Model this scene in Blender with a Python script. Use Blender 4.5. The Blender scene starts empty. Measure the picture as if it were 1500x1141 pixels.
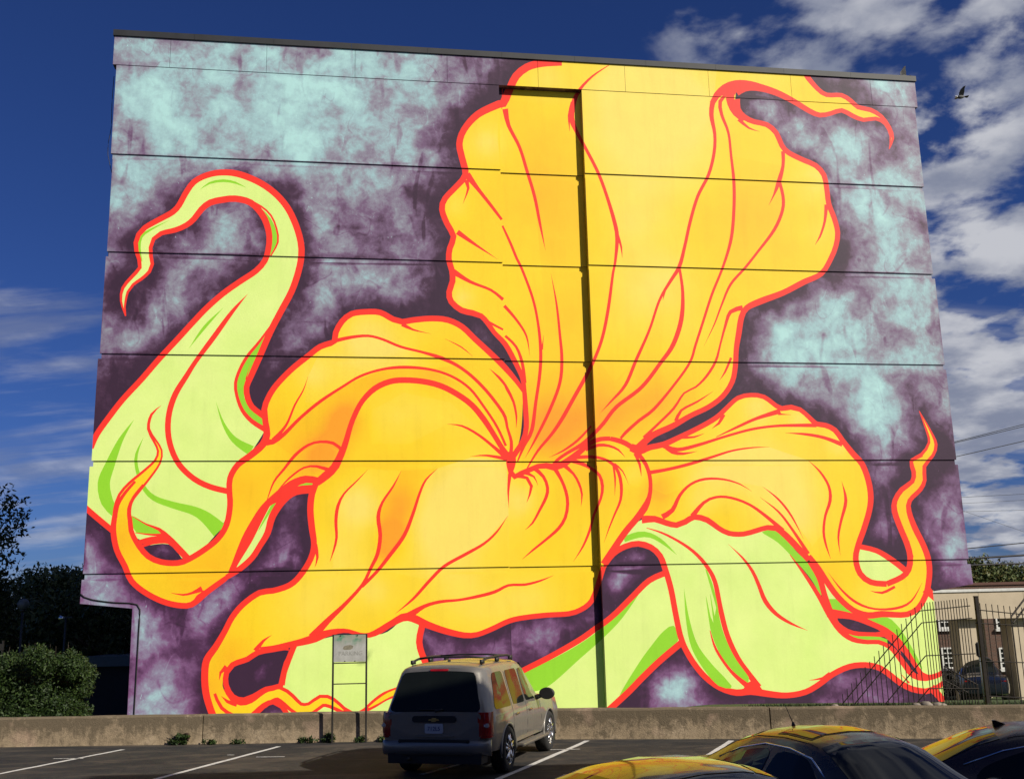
import bpy, bmesh, math, random
import numpy as np
from mathutils import Vector, Matrix
from mathutils.geometry import delaunay_2d_cdt
from mathutils.bvhtree import BVHTree

random.seed(7)
scene = bpy.context.scene
COL = scene.collection
R = math.radians

# ------------------------------------------------------------------ camera
PW, PH = 1500.0, 1141.0                 # size of the photograph
FPX = 1522.05                           # focal length in photo pixels
PITCH, ROLL, YAW = R(12.2147), R(-1.3707), R(8.855)
CAMZ = 2.6
_f = np.array([0, math.cos(PITCH), math.sin(PITCH)])
_u0 = np.array([0, -math.sin(PITCH), math.cos(PITCH)])
_x0 = np.array([1.0, 0, 0])
CX = math.cos(ROLL)*_x0 + math.sin(ROLL)*_u0
CU = -math.sin(ROLL)*_x0 + math.cos(ROLL)*_u0
CF = _f
cam_data = bpy.data.cameras.new('camera')
cam_data.sensor_width = 36.0
cam_data.sensor_fit = 'HORIZONTAL'
cam_data.lens = FPX/PW*36.0
cam_data.clip_start = 0.05
cam_data.clip_end = 3000.0
cam = bpy.data.objects.new('camera', cam_data)
COL.objects.link(cam)
cam.matrix_world = Matrix(((CX[0], CU[0], -CF[0], 0), (CX[1], CU[1], -CF[1], 0), (CX[2], CU[2], -CF[2], CAMZ), (0, 0, 0, 1)))
scene.camera = cam
CAMP = np.array([0, 0, CAMZ])

def ray(px, py):
    return (px-PW/2)/FPX*CX - (py-PH/2)/FPX*CU + CF
def at_y(px, py, Y):
    d = ray(px, py); return Vector(CAMP + d*(Y/d[1]))
def at_z(px, py, z=0.0):
    d = ray(px, py); return Vector(CAMP + d*((z-CAMZ)/d[2]))

# ------------------------------------------------------------------ light
SUN_AZ = R(52.0)      # to the right of straight behind the camera
SUN_EL = R(33.0)
sun_dir = Vector((math.sin(SUN_AZ)*math.cos(SUN_EL), -math.cos(SUN_AZ)*math.cos(SUN_EL), math.sin(SUN_EL)))
sd = bpy.data.lights.new('sun', 'SUN'); sd.energy = 5.0; sd.angle = R(0.5); sd.color = (1.0, 0.93, 0.80)
sun = bpy.data.objects.new('sun', sd); COL.objects.link(sun)
sun.rotation_euler = sun_dir.to_track_quat('Z', 'Y').to_euler()

world = bpy.data.worlds.new('World'); scene.world = world; world.use_nodes = True
nt = world.node_tree; nt.nodes.clear()
def wn(t, **k):
    n = nt.nodes.new(t)
    for a, b in k.items(): setattr(n, a, b)
    return n
def wmath(op, a, b=None, clamp=False):
    n = wn('ShaderNodeMath', operation=op); n.use_clamp = clamp
    for i, v in enumerate((a, b)):
        if v is None: continue
        if isinstance(v, (int, float)): n.inputs[i].default_value = v
        else: nt.links.new(v, n.inputs[i])
    return n.outputs[0]
def wstep(v, lo, hi):
    n = wn('ShaderNodeMapRange', interpolation_type='SMOOTHSTEP')
    nt.links.new(v, n.inputs[0]); n.inputs[1].default_value = lo; n.inputs[2].default_value = hi
    return n.outputs[0]
sky = wn('ShaderNodeTexSky', sky_type='NISHITA'); sky.sun_disc = False
sky.sun_elevation = SUN_EL
sky.sun_rotation = math.atan2(sun_dir.x, sun_dir.y)
sky.altitude = 300; sky.air_density = 1.0; sky.dust_density = 0.4; sky.ozone_density = 3.0
hsv = wn('ShaderNodeMixRGB', blend_type='MULTIPLY'); hsv.inputs[0].default_value = 1.0; hsv.inputs[2].default_value = (0.31, 0.485, 1.02, 1)
nt.links.new(sky.outputs[0], hsv.inputs[1])     # deep, clear autumn blue
tc = wn('ShaderNodeTexCoord'); sep = wn('ShaderNodeSeparateXYZ')
nt.links.new(tc.outputs['Generated'], sep.inputs[0])
dx, dy, dz = sep.outputs
den = wmath('ADD', wmath('MAXIMUM', dz, 0.0), 0.22)
comb = wn('ShaderNodeCombineXYZ')
nt.links.new(wmath('DIVIDE', dx, den), comb.inputs[0]); nt.links.new(wmath('DIVIDE', dy, den), comb.inputs[1])
def wnoise(scale, detail, rough, sx=1.0, sy=1.0, off=0.0, dist=0.0):
    m = wn('ShaderNodeMapping'); m.inputs['Scale'].default_value = (sx, sy, 1); m.inputs['Location'].default_value = (off, off*0.7, off*0.3)
    nt.links.new(comb.outputs[0], m.inputs[0])
    n = wn('ShaderNodeTexNoise'); n.inputs['Scale'].default_value = scale; n.inputs['Detail'].default_value = detail
    n.inputs['Roughness'].default_value = rough; n.inputs['Distortion'].default_value = dist
    nt.links.new(m.outputs[0], n.inputs['Vector']); return n.outputs[0]
# puffy bank over the right half of the sky, thin streaks low on the left
right = wstep(wmath('ADD', dx, wmath('MULTIPLY', dz, 0.30)), 0.22, 0.46)
puff = wmath('ADD', wnoise(5.4, 9, 0.53, off=3.6, dist=0.12), wmath('MULTIPLY', right, 0.185))
puff = wmath('MULTIPLY', wstep(puff, 0.575, 0.70), wmath('MULTIPLY', wstep(right, 0.0, 0.5), 0.95))
wisp = wmath('SUBTRACT', wnoise(2.6, 8, 0.58, sx=0.55, sy=2.2, off=7.7, dist=0.3), wmath('MULTIPLY', wstep(dz, 0.24, 0.36), 0.35))
wisp = wmath('MULTIPLY', wstep(wisp, 0.42, 0.68), 0.50)
cov = wmath('MAXIMUM', puff, wisp)
shade = wn('ShaderNodeMixRGB'); shade.inputs[1].default_value = (4.2, 4.7, 6.4, 1); shade.inputs[2].default_value = (10.4, 10.6, 11.4, 1)
nt.links.new(wstep(wnoise(5.0, 6, 0.55, off=1.3), 0.38, 0.66), shade.inputs[0])
mixc = wn('ShaderNodeMixRGB'); nt.links.new(cov, mixc.inputs[0])
nt.links.new(hsv.outputs[0], mixc.inputs[1]); nt.links.new(shade.outputs[0], mixc.inputs[2])
bg = wn('ShaderNodeBackground'); bg.inputs[1].default_value = 0.05
nt.links.new(mixc.outputs[0], bg.inputs[0])
wo = wn('ShaderNodeOutputWorld'); nt.links.new(bg.outputs[0], wo.inputs[0])
vs = scene.view_settings
vs.view_transform = 'Standard'; vs.look = 'None'; vs.gamma = 1.0; vs.use_curve_mapping = False; vs.exposure = 0.12

# ------------------------------------------------------------------ helpers
MATS = {}
def new_mat(name):
    m = bpy.data.materials.new(name); m.use_nodes = True
    MATS[name] = m
    return m, m.node_tree, m.node_tree.nodes['Principled BSDF']
def N(t, typ, **k):
    n = t.nodes.new(typ)
    for a, b in k.items(): setattr(n, a, b)
    return n
def noise_fac(t, scale, detail=6, rough=0.6, coord='pos', sc=(1, 1, 1), dist=0.0):
    if coord == 'pos': src = N(t, 'ShaderNodeNewGeometry').outputs['Position']
    else: src = N(t, 'ShaderNodeTexCoord').outputs['Object']
    mp = N(t, 'ShaderNodeMapping'); mp.inputs['Scale'].default_value = sc
    t.links.new(src, mp.inputs[0])
    n = N(t, 'ShaderNodeTexNoise'); n.inputs['Scale'].default_value = scale
    n.inputs['Detail'].default_value = detail; n.inputs['Roughness'].default_value = rough; n.inputs['Distortion'].default_value = dist
    t.links.new(mp.outputs[0], n.inputs['Vector'])
    return n.outputs[0]
def ramp(t, fac, stops):
    r = N(t, 'ShaderNodeValToRGB'); cr = r.color_ramp
    while len(cr.elements) < len(stops): cr.elements.new(0.5)
    for e, (p, c) in zip(cr.elements, stops):
        e.position = p; e.color = (c[0], c[1], c[2], 1)
    t.links.new(fac, r.inputs[0]); return r.outputs[0]
def tmath(t, op, a, b=None, clamp=False):
    n = N(t, 'ShaderNodeMath', operation=op); n.use_clamp = clamp
    for i, v in enumerate((a, b)):
        if v is None: continue
        if isinstance(v, (int, float)): n.inputs[i].default_value = v
        else: t.links.new(v, n.inputs[i])
    return n.outputs[0]
def mixcol(t, fac, a, b, mode='MIX'):
    n = N(t, 'ShaderNodeMixRGB', blend_type=mode)
    for i, v in enumerate((fac, a, b)):
        if isinstance(v, (int, float)): n.inputs[i].default_value = v
        elif isinstance(v, tuple): n.inputs[i].default_value = (v[0], v[1], v[2], 1)
        else: t.links.new(v, n.inputs[i])
    return n.outputs[0]
def bump(t, p, h, strength=0.3, dist=0.01):
    b = N(t, 'ShaderNodeBump'); b.inputs['Strength'].default_value = strength; b.inputs['Distance'].default_value = dist
    t.links.new(h, b.inputs['Height']); t.links.new(b.outputs[0], p.inputs['Normal'])
def simple(name, c, rough=0.6, metal=0.0, var=0.12, scale=6.0, coat=0.0, spec=0.5, coord='obj'):
    m, t, p = new_mat(name)
    f = noise_fac(t, scale, coord=coord)
    lo = tuple(x*(1-var) for x in c); hi = tuple(min(1, x*(1+var)) for x in c)
    t.links.new(ramp(t, f, [(0.3, lo), (0.7, hi)]), p.inputs['Base Color'])
    p.inputs['Roughness'].default_value = rough; p.inputs['Metallic'].default_value = metal
    p.inputs['Coat Weight'].default_value = coat; p.inputs['Coat Roughness'].default_value = 0.04
    p.inputs['Specular IOR Level'].default_value = spec
    return m

def link(name, mesh, mats, parent=None, smooth=False):
    o = bpy.data.objects.new(name, mesh)
    COL.objects.link(o)
    if mats is not None:
        for m in (mats if isinstance(mats, (list, tuple)) else [mats]): mesh.materials.append(m)
    if smooth: mesh.shade_smooth()
    if parent is not None: o.parent = parent
    return o
def from_bm(name, bm, mat, parent=None, smooth=False, recalc=True):
    if recalc: bmesh.ops.recalc_face_normals(bm, faces=bm.faces)
    me = bpy.data.meshes.new(name); bm.to_mesh(me); bm.free()
    return link(name, me, mat, parent, smooth)
def pyd(name, verts, faces, mat, parent=None, smooth=False):
    me = bpy.data.meshes.new(name); me.from_pydata([tuple(v) for v in verts], [], faces); me.update()
    return link(name, me, mat, parent, smooth)
def thing(name, label, cat, loc=(0, 0, 0), rz=0.0, group=None):
    o = bpy.data.objects.new(name, None); COL.objects.link(o)
    o.location = loc; o.rotation_euler = (0, 0, rz); o.empty_display_size = 0.2
    o['label'] = label; o['category'] = cat
    if group: o['group'] = group
    return o
def tag(o, label, cat, group=None):
    o['label'] = label; o['category'] = cat
    if group: o['group'] = group
    return o
def box(bm, c, s, rz=0.0, M=None):
    m = Matrix.Translation(c) @ Matrix.Rotation(rz, 4, 'Z') @ Matrix.Diagonal((s[0], s[1], s[2], 1))
    if M is not None: m = M @ m
    bmesh.ops.create_cube(bm, size=1.0, matrix=m)
def bevel_all(bm, w, seg=2):
    bmesh.ops.bevel(bm, geom=list(bm.edges), offset=w, segments=seg, affect='EDGES', clamp_overlap=True)
def tube(bm, pts, r, n=8, cap=True):
    pts = [Vector(p) for p in pts]
    rs = r if isinstance(r, (list, tuple)) else [r]*len(pts)
    rings = []
    for i, p in enumerate(pts):
        a = pts[max(0, i-1)]; b = pts[min(len(pts)-1, i+1)]
        d = (b-a).normalized()
        q = d.to_track_quat('Z', 'Y')
        rings.append([bm.verts.new(p + q @ Vector((math.cos(2*math.pi*k/n)*rs[i], math.sin(2*math.pi*k/n)*rs[i], 0))) for k in range(n)])
    for a, b in zip(rings, rings[1:]):
        for k in range(n): bm.faces.new((a[k], a[(k+1) % n], b[(k+1) % n], b[k]))
    if cap:
        bm.faces.new(rings[0][::-1]); bm.faces.new(rings[-1])
def prism(bm, poly, a, b):
    """poly: list of points at 'a' offset vector and 'b' offset vector"""
    v0 = [bm.verts.new(Vector(p)+Vector(a)) for p in poly]; v1 = [bm.verts.new(Vector(p)+Vector(b)) for p in poly]
    n = len(poly)
    bm.faces.new(v0); bm.faces.new(v1[::-1])
    for i in range(n): bm.faces.new((v0[i], v0[(i+1) % n], v1[(i+1) % n], v1[i]))

# ================================================================== MURAL BUILDING
def attr(t, name):
    n = N(t, 'ShaderNodeAttribute'); n.attribute_name = name; return n.outputs['Fac']
def paint_finish(t, p, col, rough=0.55):
    """weathered flat wall paint: faint roller blotches, fine grain relief"""
    bl = noise_fac(t, 0.9, 5, 0.6)
    fine = noise_fac(t, 16.0, 4, 0.7)
    k = tmath(t, 'ADD', tmath(t, 'MULTIPLY', bl, 0.16), tmath(t, 'MULTIPLY', fine, 0.10))
    k = tmath(t, 'ADD', k, 0.88)
    run = noise_fac(t, 2.6, 6, 0.7, sc=(1, 1, 0.10))
    k = tmath(t, 'MULTIPLY', k, ramp(t, run, [(0.30, (0.94, 0.94, 0.94)), (0.50, (1, 1, 1))]))
    k = tmath(t, 'MULTIPLY', k, ramp(t, noise_fac(t, 26.0, 5, 0.75), [(0.27, (0.86, 0.86, 0.86)), (0.38, (1, 1, 1))]))
    c = mixcol(t, 1.0, col, k, 'MULTIPLY')
    t.links.new(c, p.inputs['Base Color'])
    p.inputs['Roughness'].default_value = rough; p.inputs['Specular IOR Level'].default_value = 0.25
    bump(t, p, noise_fac(t, 9.0, 6, 0.7), 0.25, 0.012)

m, t, p = new_mat('mural_red_paint');  paint_finish(t, p, mixcol(t, 0.0, (0.87, 0.036, 0.022), (0, 0, 0)))
m, t, p = new_mat('mural_lime_paint')
paint_finish(t, p, ramp(t, noise_fac(t, 0.5, 3), [(0.3, (0.62, 0.80, 0.22)), (0.7, (0.70, 0.84, 0.27))]))
m, t, p = new_mat('mural_green_paint'); paint_finish(t, p, mixcol(t, 0.0, (0.27, 0.62, 0.028), (0, 0, 0)))
m, t, p = new_mat('mural_yellow_paint')
tone = tmath(t, 'ADD', attr(t, 'tone'), tmath(t, 'MULTIPLY', tmath(t, 'SUBTRACT', noise_fac(t, 0.55, 4), 0.5), 0.55))
tone = tmath(t, 'ADD', tmath(t, 'MULTIPLY', tone, 0.36), 0.42, True)
paint_finish(t, p, ramp(t, tone, [(0.0, (0.87, 0.33, 0.018)), (0.20, (0.87, 0.49, 0.012)), (0.42, (0.87, 0.60, 0.016)), (0.65, (0.87, 0.64, 0.045)), (0.95, (0.87, 0.68, 0.13))]))
m, t, p = new_mat('mural_cloudy_purple_paint')
n1 = noise_fac(t, 0.42, 6, 0.55, dist=0.25); n2 = noise_fac(t, 1.15, 7, 0.60, dist=0.25); n3 = noise_fac(t, 4.5, 6, 0.68, dist=0.3)
tl = tmath(t, 'MULTIPLY', tmath(t, 'MINIMUM', attr(t, 'teal'), 1.2), 0.40)
v = tmath(t, 'ADD', tl, tmath(t, 'MULTIPLY', tmath(t, 'SUBTRACT', n1, 0.5), 1.05))
v = tmath(t, 'ADD', v, tmath(t, 'MULTIPLY', tmath(t, 'SUBTRACT', n2, 0.5), 1.10))
v = tmath(t, 'ADD', v, tmath(t, 'MULTIPLY', tmath(t, 'SUBTRACT', n3, 0.5), 0.32))
streak = noise_fac(t, 1.3, 2, 0.4, sc=(1.0, 1.0, 0.25), dist=1.2)
v = tmath(t, 'SUBTRACT', v, tmath(t, 'MULTIPLY', ramp(t, streak, [(0.63, (0, 0, 0)), (0.70, (1, 1, 1))]), 0.16))
r1 = tmath(t, 'ABSOLUTE', tmath(t, 'SUBTRACT', noise_fac(t, 0.55, 1.5, 0.4, dist=0.6), 0.5))
cre = tmath(t, 'MULTIPLY', ramp(t, r1, [(0.0, (1, 1, 1)), (0.016, (0, 0, 0))]), ramp(t, noise_fac(t, 0.9, 3), [(0.50, (0, 0, 0)), (0.62, (1, 1, 1))]))
v = tmath(t, 'SUBTRACT', v, tmath(t, 'MULTIPLY', cre, 0.12))
r2 = tmath(t, 'ABSOLUTE', tmath(t, 'SUBTRACT', noise_fac(t, 0.8, 1.5, 0.4, sc=(1, 1, 0.5), dist=0.4), 0.47))
cre2 = tmath(t, 'MULTIPLY', ramp(t, r2, [(0.0, (1, 1, 1)), (0.010, (0, 0, 0))]), ramp(t, noise_fac(t, 1.1, 3), [(0.55, (0, 0, 0)), (0.62, (1, 1, 1))]))
v = tmath(t, 'ADD', v, tmath(t, 'MULTIPLY', cre2, 0.10))
fl = tmath(t, 'MULTIPLY', ramp(t, noise_fac(t, 15.0, 3, 0.6, sc=(1, 1, 0.6)), [(0.68, (0, 0, 0)), (0.73, (1, 1, 1))]), ramp(t, noise_fac(t, 0.8, 2), [(0.45, (0, 0, 0)), (0.6, (1, 1, 1))]))
v = tmath(t, 'ADD', v, tmath(t, 'MULTIPLY', fl, 0.35))
v = tmath(t, 'ADD', v, 0.345)
v = tmath(t, 'SUBTRACT', v, tmath(t, 'MULTIPLY', attr(t, 'halo'), 0.55), True)
cA = ramp(t, v, [(0.0, (0.040, 0.018, 0.040)), (0.16, (0.062, 0.028, 0.060)), (0.36, (0.160, 0.098, 0.180)), (0.56, (0.25, 0.25, 0.315)), (0.76, (0.31, 0.48, 0.52)), (1.0, (0.40, 0.66, 0.66))])
cB = ramp(t, v, [(0.0, (0.040, 0.016, 0.042)), (0.2, (0.075, 0.026, 0.078)), (0.42, (0.180, 0.080, 0.195)), (0.62, (0.25, 0.23, 0.34)), (0.82, (0.32, 0.48, 0.54)), (1.0, (0.40, 0.62, 0.66))])
paint_finish(t, p, mixcol(t, attr(t, 'plum'), cA, cB))
PAINT = [MATS['mural_cloudy_purple_paint'], MATS['mural_red_paint'], MATS['mural_lime_paint'], MATS['mural_green_paint'], MATS['mural_yellow_paint']]
BG, RED, LIME, GREEN, YEL = range(5)

def cr(pts, closed=False, step=7.0):
    """Catmull-Rom through points (photo pixels); doubled points make corners. extra columns are carried along"""
    P = [np.array(q, float) for q in pts]
    n = len(P); out = []
    rng = range(n if closed else n-1)
    for i in rng:
        p1, p2 = P[i], P[(i+1) % n]
        p0 = P[i-1] if (closed or i > 0) else p1
        p3 = P[(i+2) % n] if (closed or i+2 < n) else p2
        L = np.hypot(*(p2-p1)[:2])
        k = max(1, int(L/step)) if L > 0.01 else 0
        for j in range(k):
            s = j/k
            q = 0.5*((2*p1)+(-p0+p2)*s+(2*p0-5*p1+4*p2-p3)*s*s+(-p0+3*p1-3*p2+p3)*s**3)
            out.append(q)
    if not closed: out.append(P[-1])
    return np.array(out)

SHAPES = []          # painted in this order: (colour, polygon in photo pixels)
OUTL = []            # points along the flower's own outlines, for the dark ground around it
def F(c, pts, closed_smooth=True):
    SHAPES.append((c, cr(pts, True) if closed_smooth else np.array(pts, float)))
def S(pts, w, c=RED, halo=False):
    """brush stroke along pts with widths w (px)"""
    if isinstance(w, (int, float)): w = [w]*len(pts)
    if len(w) != len(pts):
        w = np.interp(np.linspace(0, 1, len(pts)), np.linspace(0, 1, len(w)), w)
    q = cr([(a[0], a[1], b) for a, b in zip(pts, w)])
    xy, ww = q[:, :2], np.maximum(q[:, 2]*(0.95 if c == RED else 1.0), 0.25)
    tg = np.gradient(xy, axis=0); tg /= np.maximum(np.linalg.norm(tg, axis=1), 1e-6)[:, None]
    nr = np.stack([-tg[:, 1], tg[:, 0]], 1)
    SHAPES.append((c, np.concatenate([xy+nr*ww[:, None]/2, (xy-nr*ww[:, None]/2)[::-1]])))
    if halo: OUTL.append(xy)
def O(c, pts, w=9, skip=None):
    """closed outlined shape"""
    F(c, pts)
    q = list(pts)+[pts[0]]
    S(q, w, RED, True)

# --- lime bud with the curled tip (upper left)
bud_out = [(184,463),(177.3,441),(180,422),(192,407),(205,392),(204,380),(200,368),(199,356),(203,344),(212,334),(233,322),(253,311),(263,300),(271,285),(284,267),(303,257),(324,253),(348,255),(377,266),(401,282),(420,303),(433,329),(440.5,355),(441.3,375),(437,398),(427,427),(411,457),(396,486),(379,525),(367,552),(361,567),(362.7,583),(369,596),(380,605),(388,611)]
bud_in = [(184,463),(182.7,450),(187,428),(195,417),(207,408.7),(218.7,398),(223,387),(221,375),(220.5,363),(225,350),(236,342),(257,337),(273,330),(284,321),(295,307),(308,297),(327,292.7),(345,291.3),(367,297),(383,313),(391,329),(394.7,347),(393,366),(388,382),(375,397),(351,413),(327,430),(303,451),(281,474),(260,497),(233,526),(207,556),(180,585),(159,612),(142,636),(133,656)]
F(LIME, bud_out+[(388,630),(350,690),(336,720),(334,750),(316,783),(276,817),(235,805),(200,788),(165,777),(142,759),(110,735),(110,680)]+bud_in[::-1])
S([(362.7,431),(340,457),(313,494),(287,529),(273,551),(257,577),(248,604),(246,631),(251,657),(263,681),(284,701),(308,713),(336,720)], [0,6,8,7,8,9,9,9,9,9,9,9,9])
S([(327,451),(300,479),(277,510)], [0,4.5,0], GREEN)
S([(293,278),(307,268.5),(326.7,265),(345,268),(360,275)], [0,3,4,3,0], GREEN)
F(GREEN, [(368,297),(383,306),(397,321),(405,340),(406,358),(395,375),(397,355),(396,339),(385,316)])
S([(367,296),(383,303),(397,316),(405,335),(407,355),(396,376)], [6,3,3,3,3,2])
S([(248,323),(220,337),(207,347),(204,363),(208,383)], [0,3,4,4,1], GREEN)
F(GREEN, [(404,467),(400,478),(384,512),(372,541),(362,560),(357,575),(361,590),(373,602),(387,612),(388,628),(369,617),(355,601),(347,580),(345,561),(352,540),(364,520),(381,498)])
S([(404,466),(381,499),(363,521),(352,540),(345,561),(347,580),(355,601),(369,617),(388,629)], [1,4,5,5,5,5,6,7,8])
S([(366,535),(360,556)], [0,2])
S([(196,615),(177,644),(161,681),(152,708),(157,735),(169,752)], [0,7,14,18,18,12], GREEN)
S([(210,641),(200,665),(200,684),(209,711),(225,729),(255,740),(284,748),(303,759),(322,777)], [0,4,5,6,8,10,13,18,24], GREEN)
S([(316.5,589),(327,620),(343,644),(368,660)], [0,4,9,15], GREEN)
F(GREEN, [(192,755),(215,767),(239,778),(246,784),(222,782),(200,780),(193,770)])
S(bud_out, [2,5,6,7,8,9,9,9,10,10,10,10,10,10,9,9,9], RED, True)
S(bud_in, [2,4,5,6,6,8,9,10,10,10,9,9,9,9,9,9,9], RED, True)
S([(110,730),(128,746),(143,759),(166,778)], 9, RED, True)
S([(194,756),(215,768),(233,775),(247,788),(262,803),(278,820)], [1,2.5,5,9,9,9])
S([(198,780),(222,783),(245,783)], [1,3,5])
S([(200,796),(222,789),(246,787)], [8,7,5])
# dark eye under the bud
F(BG, [(210,802),(228,797),(247,797),(258,806),(266,817),(252,820.5),(234,819),(220,811)])
S([(205,801),(225,794),(248,793),(262,806),(272,818)], [4,6,8,8,6])

# --- petal L : upper left fall with its drooping tail and tendril
L_top = [(387,601),(389.3,591),(401,569),(425,543),(452,521),(469,508),(490,500),(492,487),(501,471),(515,460),(536,457),(557,458),(576,468),(589,471.5),(605,469),(632,466.7),(656,469),(677,479),(696,497),(720,519),(741,540),(757,559),(767,573)]
L_right = [(748,668),(640,650),(540,600),(501,663),(491,683),(464,706),(448,703),(429,711),(411,728),(391,737),(377,761),(361,788),(348,812),(335,840)]
L_in = [(176,742),(190,757),(192,777),(195,785),(204,800),(217,814.7),(236,823),(260,824.5),(276,819),(297,806.5),(319,789),(332,768),(337,740),(336,719),(337,700),(348,681),(367,667),(385,651),(391,636),(389,618),(387.5,600)]
L_low = [(335,843),(329,848),(303,867),(287,881),(273,887),(244,882.5),(215,869),(193,851),(183,829),(171,805),(166,777),(168,756)]
F(RED, [(383,598),(396,600),(398,640),(372,668),(350,685),(352,676),(370,662),(386,645)])
F(YEL, L_top+[(767,573)]+L_right+L_low+L_in)
tend = [(236,594),(222,607),(217.5,628),(227,646),(234,660),(230.7,676),(215,694.7),(197,713),(184,729),(179,746),(178,758)]
S(tend, [0,4,5,7,9,12,18,24,26,28,29], RED, True)
S([(a+0.3, b) for a, b in tend[3:]]+[(179,775)], [0.3,2.5,5,10,15,17,19,20,20], YEL)
F(YEL, [(171,745),(189,745),(187,790),(173,790)], False)
S(L_low, [6,8,9,9,9,9,9,9,9,9,9,8], RED, True)
S([(168,758),(172,740),(183,722),(198,705)], [8,6,5,4])
S([(190,760),(189,745),(196,728),(210,710)], [7,6,5,4])
S(L_in[1:], [7,8,8,9,9,9,9,9,9,9,9,9,9,9,10,11,11,9,9], RED, True)
S(L_top, [9,9,9,9,9,9,9,9,9,9,9,9,9,9,9,9,9,9,9,9,9,7,6], RED, True)
# lime underside strip below petal L
S([(466,705),(448,703),(428,711),(408,728),(390,745),(377,764),(361,792),(342,832)], [12,14,16,18,18,18,17,10])
strip_o = [(459,716),(433,719),(415,732),(399,756),(392,780),(381,798.7),(369,817),(351,833),(332,845)]
F(LIME, [(462,707),(444,706),(422,714),(401,733),(385,761),(369,793),(346,832),(362,822),(377,800),(389,777),(397,756),(413,736),(435,718),(459,714)])
F(GREEN, [(462,708),(444,707),(423,715),(402,733),(388,757),(378,778),(391,758),(402,742),(417,728),(435,717),(460,713)])
S([(464,705),(448,703),(429,711),(411,728),(391,739),(377,761),(361,788),(345,822),(337,838)], [9,9,9,9,9,8,8,8,6], RED, True)
S(strip_o, [13,13,12,11,10,9,9,9,8], RED, True)
S([(492,499),(515,494),(539,492),(560,497),(587,508),(619,516),(645,524),(669,535),(691,551),(712,572),(731,596),(740,611),(743,626),(749,647),(748,668)], [6,5,4,4,4,4,6,5,5,5,5,5,4,5,6])
S([(390,648),(400,647),(416,636),(440,612),(469,588),(501,567),(528,551),(560,541),(592,538),(629,541),(661,551),(688,569),(709,596),(728,625),(741,653)], [10,8,6,5,5,4,4,4,5,4,4,4,4,4,4])
S([(400,645),(419,623),(432,593),(444,572),(451,552)], [7,4,3,2,0])
S([(589,474.7),(605,483),(631,489)], [7,3,0])
S([(652,496.5),(675,508),(692.5,522)], [0,2,0])
S([(501,659),(488,649),(469,647),(451,652),(432,667),(416,687),(401,706),(391,733)], [5,5,4,4,5,4,3,1])
S([(483,689),(464,683),(445,685),(424,700),(408,717)], [7,4,3,3,1])
S([(250,868),(268,871),(282,868),(296,862)], [0,3,4,9])
S([(300,866),(289,873),(283,880)], [5,3,1])

# --- big top petal C
C_left = [(752,668),(766,646),(771,626),(770,600),(768,572),(765,553),(753,527),(740,504),(724,487),(715,474),(705,463),(692,458.5),(676,454.5),(661,442),(658,428),(663,412),(662,396),(657.5,380),(659,364),(664.5,346.5),(655,328),(647.5,307),(652,291),(670,272),(682,256),(677,232),(673,211),(680,190),(700,168),(731,153),(737,152),(748,128),(756,112),(772,99),(793,93.5),(823,92)]
C_tail = [(1180,108),(1184,115),(1198,131),(1211,139.5),(1232.5,140),(1246,148),(1257,157.5),(1275,161.5),(1291,171),(1303,187),(1308,203),(1302.5,219),(1304.5,200),(1297,182),(1283,174),(1265,176),(1249,170),(1233,162),(1217,166.5),(1201,169),(1185,162.5),(1163,149),(1137,136),(1110,128),(1091,127.5),(1078,134)]
C_right = [(1077,146),(1080,161),(1090,172),(1105,179),(1123,183),(1137,195),(1145,213),(1155,224),(1177,235),(1195,243),(1207,257),(1211,277),(1214,299),(1222,320),(1227,341),(1224.5,360),(1217,379),(1203,401),(1177,413.5),(1147,429),(1115,441),(1094,451),(1086,465),(1082,489),(1078.5,511),(1077,537),(1072.5,559),(1059,580),(1038,596),(1011,609),(985,624),(955,638),(935,656)]
F(YEL, C_left+[(823,92),(850,80),(1000,85),(1150,92)]+C_tail+C_right+[(905,646),(880,643),(850,660),(820,682),(776,688),(752,697)])
S(C_left, [9,8,8,8,7,7,8,8,7,8,8,9,9,9,9,9,9,9,9,9,9,9,9,9,10,10,10,10,11,12,13,12,12,12,11,10], RED, True)
S([(736,128),(735,160)], 1)
S(C_tail[:12], [9,8,7,7,7,7,7,7,6,5,4,1], RED, True)
S(C_tail[11:], [1,3,5,6,6,7,7,7,7,8,8,9,10,12,15,16], RED, True)
S(C_right, [15,11,9,8,8,8,8,8,8,8,8,8,8,8,8,8,8,8,9,9,10,9,9,9,8,8,8,8,8,8,9,10,12], RED, True)
S([(1043,152),(1050,140),(1062,131),(1078,126),(1100,126),(1130,133)], [8,10,15,17,14,9], RED)
S([(1080,127),(1070,138),(1071,152),(1078,166),(1090,176)], [10,13,12,10,8])
S([(684,256),(700,277),(719,301),(735,322)], [11,6,5,4])
S([(736,331),(748,357),(757,379),(764,393),(780,436),(788,473),(792,513),(790.7,548),(785,588),(779,630),(768,652),(758,676)], [3,4,4,4,4,4,5,5,5,6,5,2])
S([(740,160),(745,184),(761,216),(772,251),(783,288),(791,328),(799,367)], [9,6,5,5,5,4,0])
S([(892,96),(868,112),(849,132),(840,152),(837,173),(844,192),(857,216),(876,253),(889,288),(900,325),(904,349),(901,385),(898,400),(891,452),(883,492),(873,521),(860,548),(841,582),(823,614),(808,636),(788,660),(772,686)], [1,3,5,8,9,6,5,5,5,6,6,4,4,5,5,5,6,6,6,5,4,2])
S([(838,150),(833.5,170),(834.5,193)], [4,4,0])
S([(905,345),(910,362),(911.5,378)], [4,3,0])
S([(807,401),(815,444),(820,489),(823,527),(820,561),(806,599),(786,640),(769,671)], [0,3,4,5,5,5,4,0])
S([(670,340),(697,359),(729,380)], [8,4,0])
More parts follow.
